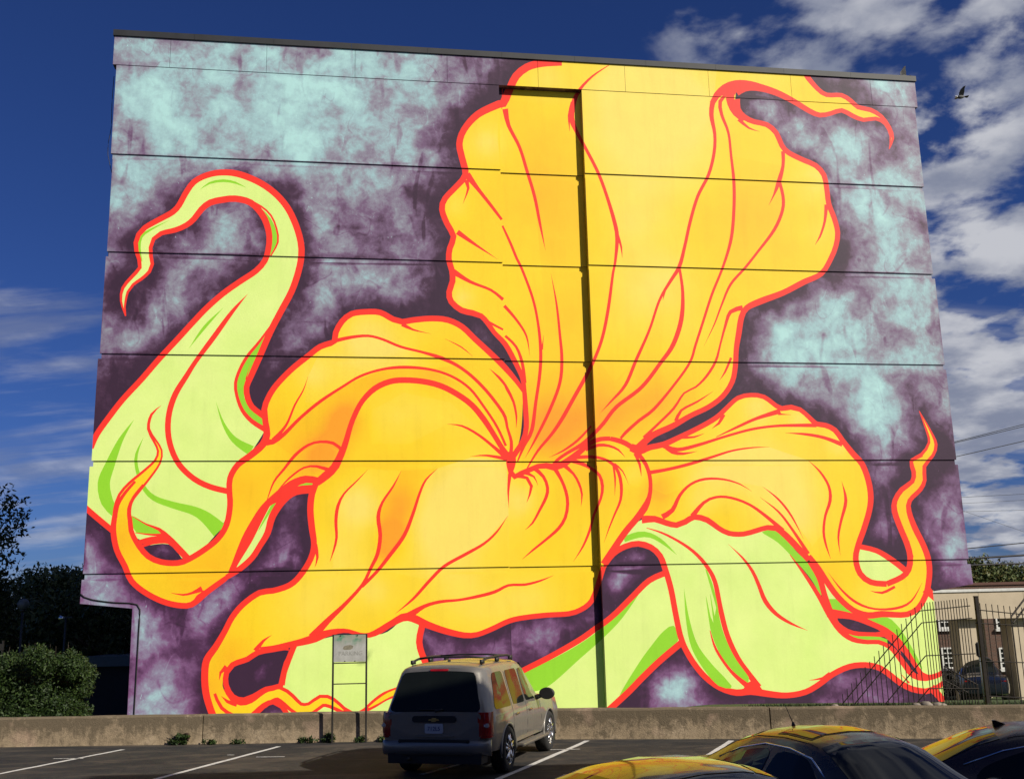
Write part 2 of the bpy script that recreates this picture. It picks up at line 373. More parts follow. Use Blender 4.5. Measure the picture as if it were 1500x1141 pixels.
S([(664,398),(689,413),(719,425),(737,439)], [9,5,4,5])
S([(738.7,448),(756,468),(771,492),(776,521)], [5,4,3,0])
S([(716,472),(737,483)], [4,3]); S([(740,492),(756,508),(765,532),(769,561)], [4,4,5,5])
S([(796.5,491),(794,512)], [0,3])
S([(683,264),(686,276),(678,299)], [7,4,0])
S([(1060,133),(1046,146),(1042,168),(1047,197),(1046,224),(1038,256),(1022,288),(1011,325),(1003,361),(995,391),(982,412),(966,440),(951,484),(932,527),(916,564),(895,588),(880,604)], [8,8,7,5,5,5,5,5,5,6,5,4,4,5,5,3,0])
S([(995,391),(1000,428),(998,468),(986,505),(968,531),(940,567),(903,596),(884,620),(870,635),(852,651),(830,664),(816,674),(808,684)], [4,5,7,7,6,6,6,6,6,6,5,5,5])
S([(974,425),(971,440)], [4,0])
S([(1066,137),(1055,149),(1057,168),(1067,195),(1071,229),(1075,267),(1075,307),(1071,350),(1059,391),(1043,431),(1030,471),(1019,505),(1010,532),(985,567),(957,600),(936,616),(916,634),(909,642)], [4,6,5,4,4,5,5,5,4,4,4,4,4,4,5,5,5,4])
S([(1147,222),(1147,243),(1141,266),(1134,285),(1126,301)], [6,5,7,3,0])
S([(1141,264),(1147,288),(1146,309),(1134,337),(1110,369),(1091,393),(1070,417),(1057,447),(1046,476),(1031,507)], [5,5,5,5,4,4,4,3,2,0])
S([(1210.5,300),(1208,325),(1201,347),(1194,359)], [6,4,3,0])
S([(1082,175),(1097,188),(1113,193)], [6,3,0])
S([(1088,451),(1070,457),(1062,479),(1055,505),(1048.5,529),(1035,551),(1019,567),(1002,576),(987,598),(964,621),(943,641)], [8,6,4,3,4,4,3,3,4,4,5])
S([(1071,524),(1062,545),(1054,557)], [4,3,0])
S([(1045,573),(1022,588),(998,601),(990,617)], [0,3,4,6])
S([(866,624),(846,645),(825,660),(804,670)], [3,4,3,0])

# --- petal R : right fall with lobe and tendril
R_top = [(938,661),(953,655),(972,651),(996,640),(1023,627),(1049,612),(1065,597),(1081,583),(1100,578.7),(1119,581.5),(1137,594.5),(1145,598.5),(1159,596.5),(1172,600),(1185,611),(1196,621),(1209,623),(1223,630),(1234,645),(1249,664),(1263,680),(1272,704),(1275.5,728),(1273,749),(1265,776),(1257.5,797),(1253.5,818),(1260,840),(1276,852.5),(1299,855)]
R_tin = [(1299,855),(1321,845),(1331,834),(1333.5,816),(1329,797),(1319,773),(1310.5,749),(1311,733),(1321,717),(1336.5,705),(1338.5,691),(1335,675),(1350,665.5),(1361,648),(1356,627),(1346.5,602)]
R_tout = [(1346.5,602),(1363,631),(1371,651),(1366.5,667),(1354,683),(1354.5,703),(1348,717),(1332.5,733),(1331.5,749),(1340,773),(1351,795),(1359,816),(1361.5,837),(1359,860),(1355,874),(1345,890.5),(1329,899.5),(1310,900),(1292,899),(1271,901),(1249,893),(1228,874.5),(1212,853),(1199,832),(1185,814)]
R_bot = [(1185,820),(1169,802.5),(1151,784),(1137,773.5),(1124,772.5),(1108,777),(1089,782),(1068,781),(1052,773),(1036,761.5),(1017,757),(1004,764),(991,769),(975,765.5),(959,760),(940,761)]
# lime leaf under it first
leaf_low = [(1383,1000),(1369,1009),(1356,1012),(1337,1009),(1319,1000),(1305,989),(1289,978),(1268,973.5),(1244,976),(1220,987),(1201,1001),(1180,1013),(1153,1018),(1127,1016),(1100,1012),(1079,1014),(1055,1007),(1033,991),(1015,969),(1002,946),(996,929),(989,895),(983,863),(975,835),(967,814),(953,801),(935,796),(916,800),(898,811),(884,829)]
leaf_right = [(1157,812),(1180,843),(1199,872),(1215,901),(1231,923),(1249,936),(1271,940),(1287,940),(1303,947),(1313,957),(1327,976),(1338,989),(1356,993),(1375,988),(1383,983)]
F(LIME, [(884,829),(908,795),(927,771),(940,761)]+R_bot[::-1][1:13]+[(1157,790)]+leaf_right+leaf_low[:-1])
F(GREEN, [(1116,779),(1129,774),(1148,786),(1167,808),(1188,829),(1201,856),(1203,872),(1188,848),(1167,823),(1140,795)])
# lime leaf at the wall's right end
F(LIME, [(1205,850),(1230,880),(1260,897),(1292,899),(1329,899),(1350,884),(1360,868),(1375,876),(1395,980),(1375,990),(1356,991),(1345,979),(1332,957),(1313,935),(1276,915),(1240,903),(1215,898)])
F(GREEN, [(1214,877),(1226,877),(1243,893),(1258,902),(1268,908),(1240,901),(1218,897)])
F(GREEN, [(1268,903),(1297,902.5),(1313,914),(1327,933),(1345,965),(1351,980),(1330,955),(1308,929),(1287,914)])
F(GREEN, [(1234,922),(1255,929),(1281,930.5),(1301,937),(1301,942),(1281,938.5),(1257,936)])
S([(1212,897),(1233,900),(1255,905),(1276,914.5),(1297,925.5),(1313,939),(1327,957),(1340,976),(1350,988),(1360,992)], [14,12,11,12,14,14,13,11,9,8], RED, True)
S([(1218,900),(1228,914),(1250,926),(1275,927),(1296,928)], [10,10,9,10,10], RED)
F(BG, [(1226.5,906.5),(1244,906.5),(1265,913),(1290,924.5),(1270,925.5),(1250,923.5),(1236,917)])
F(BG, [(1318.5,952),(1329,963),(1347,989.5),(1336,985),(1325,970)])
S(leaf_right, [1,5,7,8,9,8,7,7,7,8,9,9,9,8,8], RED, True)
S([(1186,822),(1200,845),(1208,872),(1216,897)], [8,9,9,11], RED)
S(leaf_low, [9,9,9,9,9,9,9,9,9,9,9,9,9,10,11,10,9,9,9,9,9,9,9,9,9,9,9,9,9,9], RED, True)
F(LIME, [(1373,1010),(1384,1003),(1392,1032),(1380,1022)])
S([(1364,1006),(1374,1017),(1386,1031)], [12,11,10], RED)
# details on the leaf
S([(947,773),(969,780),(993,792),(1015,807),(1033,826),(1047,851),(1055,890),(1065,929),(1081,964),(1100,991),(1112,1006)], [1,3,4,5,6,7,8,8,8,9,9])
F(GREEN, [(1033,832),(1042,850),(1050,880),(1054,905),(1061,930),(1076,962),(1097,992),(1096,1001),(1081,990),(1057,961),(1043,930),(1038,905),(1034,872),(1041,903),(1045,912),(1040,868),(1047,902),(1049,890)])
S([(1040,923),(1049,951),(1071,983),(1097,1006)], [1,4,5,9])
S([(1002,862),(1007,905),(1017,945),(1036,975),(1057,998),(1071,1006)], [0,5,10,14,15,4], GREEN)
S([(914,790),(935,783),(953,784),(972,795),(991,812)], [8,9,7,5,0], GREEN)
S([(1067,797),(1087,816),(1102,836),(1112,858),(1121,880),(1137,899),(1159,913),(1183,923)], [0,3,5,6,7,6,4,0])
S([(1185,996),(1205,993),(1216,986)], [0,4,6])
S([(1318,985),(1332,1000)], [0,3])
# the petal itself
F(YEL, R_top+R_tin[1:]+R_tout[1:]+R_bot[1:]+[(944,744),(953,712),(946,680)])
F(LIME, [(1257,801),(1282,807),(1303,821),(1325,838.5),(1311,849),(1292,853),(1271,847),(1257,832),(1254,818)])
S([(1257,800),(1284,806.5),(1308,821),(1327,836)], [8,8,9,9], RED, True)
S(R_top, [10,9,9,8,8,8,7,7,7,7,7,8,8,7,7,8,8,8,8,9,9,9,9,9,9,9,9,9,9,9], RED, True)
S(R_tin, [9,9,9,9,9,9,9,8,8,7,7,6,5,4,3,1], RED, True)
S(R_tout, [1,3,5,5,6,6,7,7,8,9,9,9,9,9,9,9,9,9,10,10,9,9,9,8,7], RED, True)
S(R_bot, [9,10,10,9,8,8,8,8,8,9,9,9,9,9,10,12], RED, True)
S([(1356,862),(1366,872),(1378,884)], [14,10,8], RED)
S([(952,692),(980,687),(1012,679),(1044,669),(1073,660),(1103,655.5),(1127,654.7)], [6,5,5,4,3,2,0])
S([(972,653),(993,658.5),(1025,651),(1060,640),(1100,629),(1135,624),(1167,623),(1196,623)], [7,6,5,4,4,4,5,6])
S([(1049,640),(1081,625),(1108,613),(1143,602)], [1,4,5,8]); S([(1140,606.5),(1159,607.5)], [3,0])
S([(1042.5,628),(1053,620),(1060,607)], [0,4,6])
S([(972,652),(985,662),(1001,664.5),(1021,661)], [6,6,4,0])
S([(998,641),(1017,640),(1032,634.5)], [4,3,0])
S([(1150,634),(1180,636),(1207,641),(1234,651)], [0,4,5,7])
S([(1184,674.5),(1201,690.5),(1214,712),(1216,733),(1209,755),(1206.5,779),(1210.5,800),(1217,818.5)], [0,3,4,5,4,4,3,0])
S([(1233,705),(1239,733),(1232,763),(1228,787),(1231,813)], [0,5,4,3,0])
S([(970,757),(985,747),(996,725),(1012,709),(1033,701.5),(1060,702),(1084,709),(1101,719.5)], [9,7,5,4,4,3,2,0])
S([(1014,756),(1031,736),(1049,728),(1071,729),(1097,738.5),(1121,755),(1147,777)], [8,5,4,4,4,5,7])
S([(1113,728),(1140,749),(1161,776),(1184,811)], [0,3,4,6])
S([(1117,712.5),(1140,731),(1159,755),(1177,789)], [0,3,3,0])
S([(1213,838),(1233,864),(1255,882.5),(1281,891.5),(1313,890.5),(1335,880),(1351,853)], [0,3,4,3,4,3,0])
S([(1275,865),(1292,868),(1311,859)], [0,4,4])
S([(1332,792),(1336,816)], [0,5]); S([(1335,674),(1351,666)], [5,6])

# --- lime leaves at the foot
D1 = [(430,945),(470,936),(500,930),(560,928),(590,908),(612,912),(616,922),(613,940),(618,962),(628,985),(640,1010),(640,1075),(420,1075),(412,1002),(416,975)]
F(LIME, D1)
S([(619,914),(614,940),(621,965),(632,985),(650,1005)], 10, RED, True)
D2_top = [(735,1000),(764,983),(807,961),(849,937),(873,920),(887,910.5),(903,897),(927,873),(951,850),(976,838.5)]
D2_low = [(998,941),(967,967),(940,993),(919,1014.5),(880,1050)]
F(LIME, [(700,1080),(735,1000)]+D2_top[1:]+[(983,863),(990,897),(997,930)]+D2_low+[(860,1080)], False)
F(GREEN, [(768,984),(807,966),(850,942),(888,914),(925,877),(938,866),(913,903),(889,929),(850,964),(801,1006),(770,1010)])
F(GREEN, [(908,1018),(935,972),(956,943),(972,924),(987,916),(993,938),(967,962),(935,994)])
S(D2_top, 9, RED, True); S(D2_low, 10, RED, True)
S(leaf_low[19:27], 9, RED)

# --- front petal F with its long lower lobe
F_arc = [(491,683),(501,663),(507,646),(513,625),(520,607),(531,587),(549,569),(571,559),(592,556.8),(619,558.7),(645,565),(669,577),(691,593),(709,614.5),(723,636),(736,657),(746,670)]
F_left = [(464,706),(457,723),(454.7,747),(457,773),(460,797),(455,818.5),(440,842.5),(424,857),(400,865),(380,868),(356,885),(340,904),(329,925),(316,947),(303,966),(300,987),(301.5,1013),(308,1037),(318,1062)]
F_bot = [(381,951),(399,949),(421,944.5),(442,940),(461,934.5),(477,928),(495,924),(511,924),(527,929),(541,930),(557,923),(575,912),(597,903),(627,915),(653,924),(680,930),(699,929),(720,921),(746,909),(769,904),(801,900.5),(833,898.5),(850,893),(863,884),(871,870),(884,830)]
F_right = [(884,826),(897,806.5),(916,779),(932,760),(944,744),(951,728),(953,712),(951.5,696),(946,680),(936,666),(924,654),(910,646.5),(894,642.5),(880,643),(864,649),(850,661),(836,672),(824,680),(812,684.5),(800,682),(788,683),(776,688),(764,693),(754,698),(747,690)]
F(YEL, F_arc+F_right[::-1]+F_bot[::-1]+[(362,962),(344,976),(330,984),(326,1004),(337,1024),(357,1031),(360,1062),(318,1062)]+F_left[::-1][1:])
lobe_t = [(322,1012),(332,1030),(352,1040),(372,1035),(392,1020),(408,1015),(423,1025),(438,1038),(455,1037),(471,1026),(486,1029),(503,1040),(520,1046)]
S(lobe_t, [22,26,27,26,24,24,24,22,20,20,18,12,6], RED, True)
S(lobe_t[:-1], [12,14,14,13,12,12,12,11,10,9,7,1], YEL)
S([(520,1046),(534,1040),(547,1031),(565,1019),(590,1010)], [4,7,12,14,14], RED); S([(540,1036),(552,1028),(570,1017),(590,1010)], [1,5,7,7], YEL)
F(BG, [(380,1050),(388,1037),(400,1031),(410,1036),(416,1050)]); S([(369,1048),(386,1033),(401,1027.5),(413,1034),(422,1048)], 8)
F(LIME, [(460,1052),(472,1039),(482,1040),(490,1052)])
S(F_left, [9,10,10,10,9,9,9,9,9,9,9,9,9,10,11,11,11,11,11], RED, True)
# the dark pocket inside the lobe
hole = [(423,952.5),(399,955),(379,959),(364.5,968.5),(343.5,976),(335.5,986),(335,1002),(343.5,1017),(357,1021),(370,1016),(388.5,1005.5),(408,1001),(411,988),(416,969)]
S(hole+[hole[0]], 17, RED, True)
F(BG, hole)
S([(431,945),(423,965),(416,985),(413,1003)], 9, RED)
S(F_bot, [8,8,9,11,13,11,8,6,6,8,10,10,13,11,10,9,8,8,8,8,8,8,8,8,8,8], RED, True)
S([(398,930),(386,938),(374,953)], [0,4,8]); S([(321,996),(323,985),(332,976)], [0,4,8]); S([(324,1019),(333,1027),(347,1031)], [0,5,8])
S(F_arc, [13,10,9,8,8,8,9,9,9,9,9,9,9,9,8,8,9], RED, True)
S([(501,660),(491,683),(478,696),(464,707)], [9,12,13,11])
S(F_right[:13], [10,10,10,10,11,7,6,6,6,7,8,8,7], RED, True)
S(F_right[12:], [7,7,8,9,10,11,11,9,8,8,8,9,8], RED)
S([(539,687.5),(523,704),(504,723),(495,741),(492,763),(493,787),(489,805),(483,823)], [0,2,3,5,5,4,3,0])
S([(588,689),(576,712),(560,736),(554,757),(557,784),(553,811),(543,832),(531,856),(507,883),(480,909),(457,934)], [0,3,4,6,6,6,5,5,6,9,14])
S([(641,686),(624,702.5),(614.5,723),(605,752),(592,784),(571,813),(552,837),(530,859)], [0,3,4,5,6,6,5,5])
S([(744,755),(728,778.5),(709,796),(683,811),(651,829),(629,850.5),(605,877),(578.5,899)], [0,3,4,5,5,5,4,0])
S([(747,694),(744.5,720),(745.5,744)], [6,3,0])
S([(597,903),(621,888),(645,881),(672,878.5),(701,873),(725,866.5),(745,857),(769,856),(791,850.5),(811,842.5)], [12,6,5,4,5,5,4,4,3,0])
S([(462,797),(465,816),(461,831)], [6,4,0])
S([(655,621),(677,624),(701,637),(725,656),(745,673)], [0,3,4,5,9])
S([(689,668.5),(712,667),(742,672)], [0,3,6])
S([(717,540),(731,553),(740,564),(743,570),(752,588),(756.5,610),(756,627)], [0,4,4,5,4,3,0])
S([(756,697),(772,700),(778.5,712),(776,724),(771.5,736)], [6,5,5,3,0])
S([(768,692),(782,698),(788,711)], [6,3,0])
S([(782,685),(796,698),(802,714),(800,728),(790,748),(780,766),(769,776)], [7,5,5,5,4,3,0])
S([(812,685),(822,702),(829,720),(831.5,738),(828,758),(818,774),(800,790),(780,806),(765,819)], [7,5,5,5,5,5,4,3,0])
S([(826,681),(840,694),(848,708),(852.5,724),(851,742)], [7,4,4,3,0])
S([(834,673),(852,679),(866,686),(878,696),(882.5,712),(880,730),(870,754),(864,776),(854,800),(840,822)], [8,6,5,5,5,4,4,4,3,0])
S([(842,670),(866,669),(884,672),(898,680),(906,692),(910,710),(909,732),(900,754),(892,774),(885,794)], [6,5,4,5,5,5,4,3,2,0])
S([(898,680),(901,700),(900.5,726)], [3,3,0]); S([(900,679),(912,690),(921,710)], [3,2,0])
S([(858,659),(876,652),(892,653),(906,659),(916,670)], [5,5,4,3,0])
S([(930,664),(937,680),(939.5,698)], [5,4,0])
S([(924,655),(936,660),(950,655)], [12,15,8])
F(RED, [(741,664),(748,660),(755,664),(756,676),(752,690),(747,697),(742,682)])
F(RED, [(1092,1001),(1102,996),(1113,1004),(1118,1012),(1100,1014),(1088,1012)])
S([(1116,1015),(1140,1018)], [8,9])

OUTP = np.concatenate(OUTL)[::2]
TEAL = [(230,120,80,.7),(290,190,110,.95),(430,140,90,.6),(510,110,60,.8),(575,105,80,.75),(650,130,50,.4),(430,205,60,.7),(360,190,80,.7),(190,265,45,.75),(205,345,45,.5),(330,345,50,.8),(270,430,60,.55),(168,470,30,.7),(470,300,40,.2),(480,420,60,.6),(450,490,45,.6),(560,255,60,.45),(590,390,60,.3),
 (1105,155,28,1.0),(1180,200,60,1.1),(1250,225,75,1.3),(1300,150,45,.9),(1290,300,60,.9),(1330,430,50,.8),(1205,480,60,1.0),(1170,545,50,.6),(1270,550,55,.7),(1290,625,45,1.3),(1285,690,28,.8),(1355,510,40,.9),(1300,380,40,.5),(1385,590,30,.5),(1375,745,42,.8),(1395,805,35,1.0),(1290,770,20,.5),(1140,470,40,.5),
 (127,815,26,.9),(155,868,32,.8),(308,880,34,1.0),(335,850,22,.7),(230,915,30,.8),(212,965,26,.5),(250,1025,38,.9),(205,1035,24,.5),(203,900,22,.5),(408,815,20,1.0),(425,735,14,.8),(412,775,15,.6),(905,850,17,1.0),(925,835,12,.6),(800,930,30,.9),(725,955,30,.9),(860,900,18,.7),(985,1010,38,1.0),(1015,1000,20,.5),(650,955,40,.6),(1240,1005,35,.8),(1290,1000,18,.7),(385,985,14,.6),(395,972,8,.5),(240,808,8,.6),(1255,915,10,.4),(930,812,8,.4)]
TONE = [(800,630,50,-1.2),(900,605,50,-.7),(850,565,75,-.4),(955,570,45,-.4),(475,665,25,-1.4),(507,620,25,-1.2),(560,555,30,-.7),(640,550,50,-.6),(575,790,28,-1.1),(595,740,25,-.6),(620,650,80,-.5),(965,715,28,-1.1),(985,600,40,-.5),(300,850,60,-.7),(350,720,45,-.6),(400,620,40,-.4),(185,790,40,-.7),(340,960,30,-.7),(310,1010,30,-.7),(440,690,30,-.7),(780,300,70,-.3),(1330,780,40,-.5),(1345,700,40,-.6),(880,700,40,-.5),(820,760,40,-.3),(1060,755,35,-.5),(1200,860,35,-.4),(860,450,50,-.3),(1130,330,60,-.25),(1040,300,50,-.2),
 (950,190,85,1.1),(930,110,60,.9),(1010,150,40,.6),(990,420,40,.6),(930,440,60,.7),(925,330,40,.5),(715,210,25,1.2),(800,115,35,.9),(668,300,15,.8),(678,435,18,1.1),(1195,265,30,1.1),(1115,110,45,.7),(1200,340,20,.5),(590,600,55,.9),(660,600,40,.6),(560,510,45,1.0),(455,545,25,.9),(530,478,30,.6),(640,490,40,.2),(700,720,70,1.1),(640,770,55,.9),(525,740,28,1.0),(500,820,40,.5),(670,850,60,.8),(455,885,60,.8),(550,865,28,.9),(780,880,40,.8),(765,735,22,.9),(720,900,40,.5),(1110,690,75,1.2),(1160,760,40,.9),(1110,595,25,.9),(1170,612,15,.9),(1228,655,20,.9),(930,695,18,1.0),(900,662,14,.9),(1025,735,25,.7),(1285,880,35,.6),(850,790,30,.2),(1050,700,30,.4),(920,560,20,.5),(1000,480,30,.3)]

TPOLY = [  # crisp-edged lighter and deeper fields between the drawn folds: polygon, amount, centre, radius
 ([(641,686),(690,670),(742,674),(745,755),(709,796),(651,829),(629,850),(575,838),(552,837),(571,813),(592,784),(605,752),(614.5,723),(624,702.5)], .85, (690,715), 95),
 ([(588,689),(641,686),(624,702.5),(614.5,723),(605,752),(592,784),(571,813),(552,837),(543,832),(553,811),(557,784),(554,757),(560,736),(576,712)], -.9, (582,775), 70),
 ([(539,687.5),(588,689),(576,712),(560,736),(554,757),(557,784),(553,811),(543,832),(487,832),(489,805),(493,787),(492,763),(495,741),(504,723),(523,704)], .7, (520,745), 60),
 ([(892,96),(1050,100),(1046,146),(1042,168),(1047,197),(1046,224),(1038,256),(1022,288),(1011,325),(1003,361),(995,391),(966,440),(932,527),(900,560),(873,521),(891,452),(901,385),(904,349),(889,288),(857,216),(838,173),(849,132)], .7, (955,240), 170),
 ([(1127,655),(1184,674),(1214,712),(1216,733),(1207,779),(1190,800),(1160,757),(1117,712.5),(1060,702),(1012,709),(975,725),(956,715),(953,692),(1012,679),(1073,660)], .75, (1110,700), 90),
 ([(492,499),(539,492),(587,508),(645,524),(669,535),(629,541),(592,538),(560,541),(528,551),(469,588),(447,590),(451,552),(470,512)], .75, (545,515), 75),
 ([(400,647),(440,612),(501,567),(560,541),(629,541),(688,569),(728,625),(741,653),(723,636),(691,593),(645,565),(592,557),(549,569),(520,607),(501,663),(470,646),(430,668)], -.7, (540,585), 90),
 ([(735,137),(840,143),(844,192),(857,216),(862,500),(800,470),(783,288),(761,216),(742,165)], -.35, (800,250), 120),
 ([(1071,229),(1147,243),(1146,309),(1091,393),(1059,391),(1075,307)], -.25, (1105,310), 80),
 ([(545,600),(592,575),(660,590),(700,625),(655,621),(600,650),(545,650)], .25, (610,600), 60),
]
for q_ in TPOLY: q_[0].append(q_[0][0])
def blob(P, L):
    v = np.zeros(len(P))
    for x, y, r, a in L: v += a*np.exp(-((P[:, 0]-x)**2+(P[:, 1]-y)**2)/(2*(r*0.75)**2))
    return v
def winding(P, poly):
    """winding number of points P against polygon"""
    w = np.zeros(len(P), int)
    x0, y0 = poly[:, 0], poly[:, 1]; x1, y1 = np.roll(x0, -1), np.roll(y0, -1)
    for a, b, c, d in zip(x0, y0, x1, y1):
        if b == d: continue
        if b < d:
            m = (P[:, 1] >= b) & (P[:, 1] < d)
            if m.any(): w[m] += ((c-a)*(P[m, 1]-b) - (P[m, 0]-a)*(d-b) > 0)
        else:
            m = (P[:, 1] >= d) & (P[:, 1] < b)
            if m.any(): w[m] -= ((c-a)*(P[m, 1]-b) - (P[m, 0]-a)*(d-b) < 0)
    return w

BOX = [(c, p, p.min(0), p.max(0)) for c, p in SHAPES]
TBOX = [(0, np.array(q[0][:-1], float)) for q in TPOLY]; TBOX = [(c, p, p.min(0), p.max(0)) for c, p in TBOX]
WALL0 = np.array([0, 38.0, 0]); WT = np.array([math.cos(YAW), math.sin(YAW), 0]); WNO = np.array([math.sin(YAW), -math.cos(YAW), 0])
def W(u, v, d=0.0):
    q = WALL0 + WT*u + WNO*d; return np.array([q[0], q[1], v])
def toline(px, py, d=0.0):
    """photo pixel -> (u, v) on the wall plane at offset d"""
    r = ray(px, py); o = WALL0 + WNO*d
    k = (WNO @ (o-CAMP))/(WNO @ r); q = CAMP + r*k
    return (q-WALL0) @ WT, q[2]
def proj(P):
    q = np.asarray(P, float) - CAMP
    z = q @ CF
    return np.stack([PW/2 + FPX*(q @ CX)/z, PH/2 - FPX*(q @ CU)/z], -1)

def painted(name, poly3, parent, back=0.0, grid=11.0, shapes=True):
    """flat wall piece (3-D polygon, counter-clockwise from outside) carrying the painted design as real facets"""
    P3 = np.array(poly3, float)
    px = proj(P3)
    n = np.zeros(3)
    for a, b in zip(P3, np.roll(P3, -1, 0)): n += np.cross(a, b)
    n /= np.linalg.norm(n); o = P3[0]
    lo, hi = px.min(0), px.max(0)
    V = [tuple(q) for q in px]; E = [(i, (i+1) % len(V)) for i in range(len(V))]
    # finer border so that the paint's soft attributes follow it
    for c, q, a, b in BOX+TBOX:
        if b[0] < lo[0] or a[0] > hi[0] or b[1] < lo[1] or a[1] > hi[1]: continue
        seg = np.concatenate([q, q[:1]])
        mn = np.minimum(seg[:-1], seg[1:]); mx = np.maximum(seg[:-1], seg[1:])
        keep = (mx[:, 0] > lo[0]-2) & (mn[:, 0] < hi[0]+2) & (mx[:, 1] > lo[1]-2) & (mn[:, 1] < hi[1]+2)
        idx = np.nonzero(keep)[0]; m = {}
        for i in idx:
            for j in (i, (i+1) % len(q)):
                if j not in m: m[j] = len(V); V.append((float(q[j][0]), float(q[j][1])))
            E.append((m[i], m[(i+1) % len(q)]))
    gx = np.arange(lo[0]+grid*0.4, hi[0], grid); gy = np.arange(lo[1]+grid*0.4, hi[1], grid)
    if len(gx) and len(gy):
        G = np.stack(np.meshgrid(gx, gy), -1).reshape(-1, 2)
        G = G + np.random.RandomState(3).uniform(-2, 2, G.shape)
        G = G[winding(G, px) != 0]
        V += [tuple(map(float, g)) for g in G]
    r = delaunay_2d_cdt([Vector(v) for v in V], E, [], 0, 1e-4)
    v2 = np.array([tuple(q) for q in r[0]]); tri = np.array([f for f in r[2] if len(f) == 3])
    cen = v2[tri].mean(1)
    ok = winding(cen, px) != 0
    tri, cen = tri[ok], cen[ok]
    # drop slivers
    a = v2[tri]; area = np.abs((a[:, 1, 0]-a[:, 0, 0])*(a[:, 2, 1]-a[:, 0, 1])-(a[:, 2, 0]-a[:, 0, 0])*(a[:, 1, 1]-a[:, 0, 1]))
    tri, cen = tri[area > 1e-5], cen[area > 1e-5]
    col = np.zeros(len(tri), int)
    for c, q, mn, mx in BOX:
        m = np.nonzero((cen[:, 0] >= mn[0]) & (cen[:, 0] <= mx[0]) & (cen[:, 1] >= mn[1]) & (cen[:, 1] <= mx[1]))[0]
        if len(m) == 0: continue
        w = winding(cen[m], q)
        col[m[w != 0]] = c
    used = np.unique(tri); re = -np.ones(len(v2), int); re[used] = np.arange(len(used))
    v2 = v2[used]; tri = re[tri]
    d = (v2[:, :1]-PW/2)/FPX*CX - (v2[:, 1:]-PH/2)/FPX*CU + CF
    k = (n @ (o-CAMP))/(d @ n); X = CAMP + d*k[:, None]
    # attributes
    halo = np.zeros(len(v2))
    for s in range(0, len(v2), 4000):
        b = v2[s:s+4000]
        dd = np.sqrt(((b[:, None, :]-OUTP[None])**2).sum(-1)).min(1)
        halo[s:s+4000] = np.exp(-(dd/26.0)**1.3)
    teal = blob(v2, TEAL); tone = blob(v2, TONE); plum = np.clip((v2[:, 1]-560)/280, 0, 1)
    tf = np.zeros((len(tri), 3))
    for poly, amt, ctr, rad_ in TPOLY:
        q = np.array(poly[:-1], float); mn, mx = q.min(0), q.max(0)
        m = np.nonzero((cen[:, 0] >= mn[0]) & (cen[:, 0] <= mx[0]) & (cen[:, 1] >= mn[1]) & (cen[:, 1] <= mx[1]))[0]
        if len(m) == 0: continue
        m = m[winding(cen[m], q) != 0]
        vv_ = v2[tri[m]]; dd_ = ((vv_-np.array(ctr))**2).sum(-1)
        tf[m] += amt*np.exp(-dd_/(2*rad_**2))
    nv = len(X); verts = list(X); faces = [list(map(int, f)) for f in tri]
    # orientation
    a = X[tri[0]]; 
    tcorner = tone[tri]+tf
    if np.dot(np.cross(a[1]-a[0], a[2]-a[0]), n) < 0: faces = [f[::-1] for f in faces]; tcorner = tcorner[:, ::-1]
    mats = list(map(int, col))
    if back > 0:
        b0 = len(verts); k = len(P3)
        verts += list(P3) + list(P3 - n*back)
        for i in range(k):
            j = (i+1) % k
            faces.append([b0+i, b0+k+i, b0+k+j, b0+j]); mats.append(BG)
        ex = proj(P3); ex = np.concatenate([ex, ex])
        halo = np.concatenate([halo, np.full(2*k, .2)]); teal = np.concatenate([teal, np.full(2*k, .3)])
        tone = np.concatenate([tone, np.zeros(2*k)]); plum = np.concatenate([plum, np.clip((ex[:, 1]-560)/280, 0, 1)])
    me = bpy.data.meshes.new(name); me.from_pydata([tuple(q) for q in verts], [], faces)
    for m_ in PAINT: me.materials.append(m_)
    me.polygons.foreach_set('material_index', mats)
    tl_ = np.zeros(len(me.loops), np.float32); tl_[:tcorner.size] = tcorner.ravel()
    at = me.attributes.new('tone', 'FLOAT', 'CORNER'); at.data.foreach_set('value', tl_)
    for nm, arr in (('halo', halo), ('teal', teal), ('plum', plum)):
        at = me.attributes.new(nm, 'FLOAT', 'POINT'); at.data.foreach_set('value', np.asarray(arr, np.float32))
    me.update()
    ob = bpy.data.objects.new(name, me); COL.objects.link(ob); ob.parent = parent
    return ob

hor = [[(166.7,94),(1343,159)],[(166,226),(732,248.5),(857,253.5),(1350.5,272.7)],[(157.3,369),(735,383.5),(864,387.7),(1367,401.2)],
 [(146.7,519),(736.5,524.8),(870.7,527.2),(1384,533.6)],[(134,676.3),(740.8,672.8),(876,673.6),(1401.3,673)],[(121.3,842.7),(744,828.5),(883,825.3),(1420,819)]]
VJ = [float(np.mean([toline(*q)[1] for q in L])) for L in hor]
VTOP = float(np.mean([toline(168,52.7)[1], toline(1340.7,121.3)[1]]))
UA = float(np.mean([toline(733,126)[0], toline(744,828)[0]]))
UF = float(np.mean([toline(852,134)[0], toline(871,560)[0], toline(887,1025)[0]]))
VBOT = -1.6
ledge = [((167.5,100),(165.5,225)),((164.5,235),(157.3,368)),((154.5,378),(146.7,518)),((143.5,527),(134,675)),((131,685),(121.5,842))]
redge = [((1343.5,163),(1350.5,272)),((1353,282),(1367,401)),((1369.5,410),(1384,533)),((1385.5,543),(1401.5,673)),((1402.5,684),(1420,818))]
UL = [float(np.mean([toline(*a)[0] for a in e])) for e in ledge]; UR = [float(np.mean([toline(*a)[0] for a in e])) for e in redge]
BANDH, BD, RD, PD = 0.20, 0.05, 0.28, 0.02
ULmin, URmax = min(UL), max(UR)

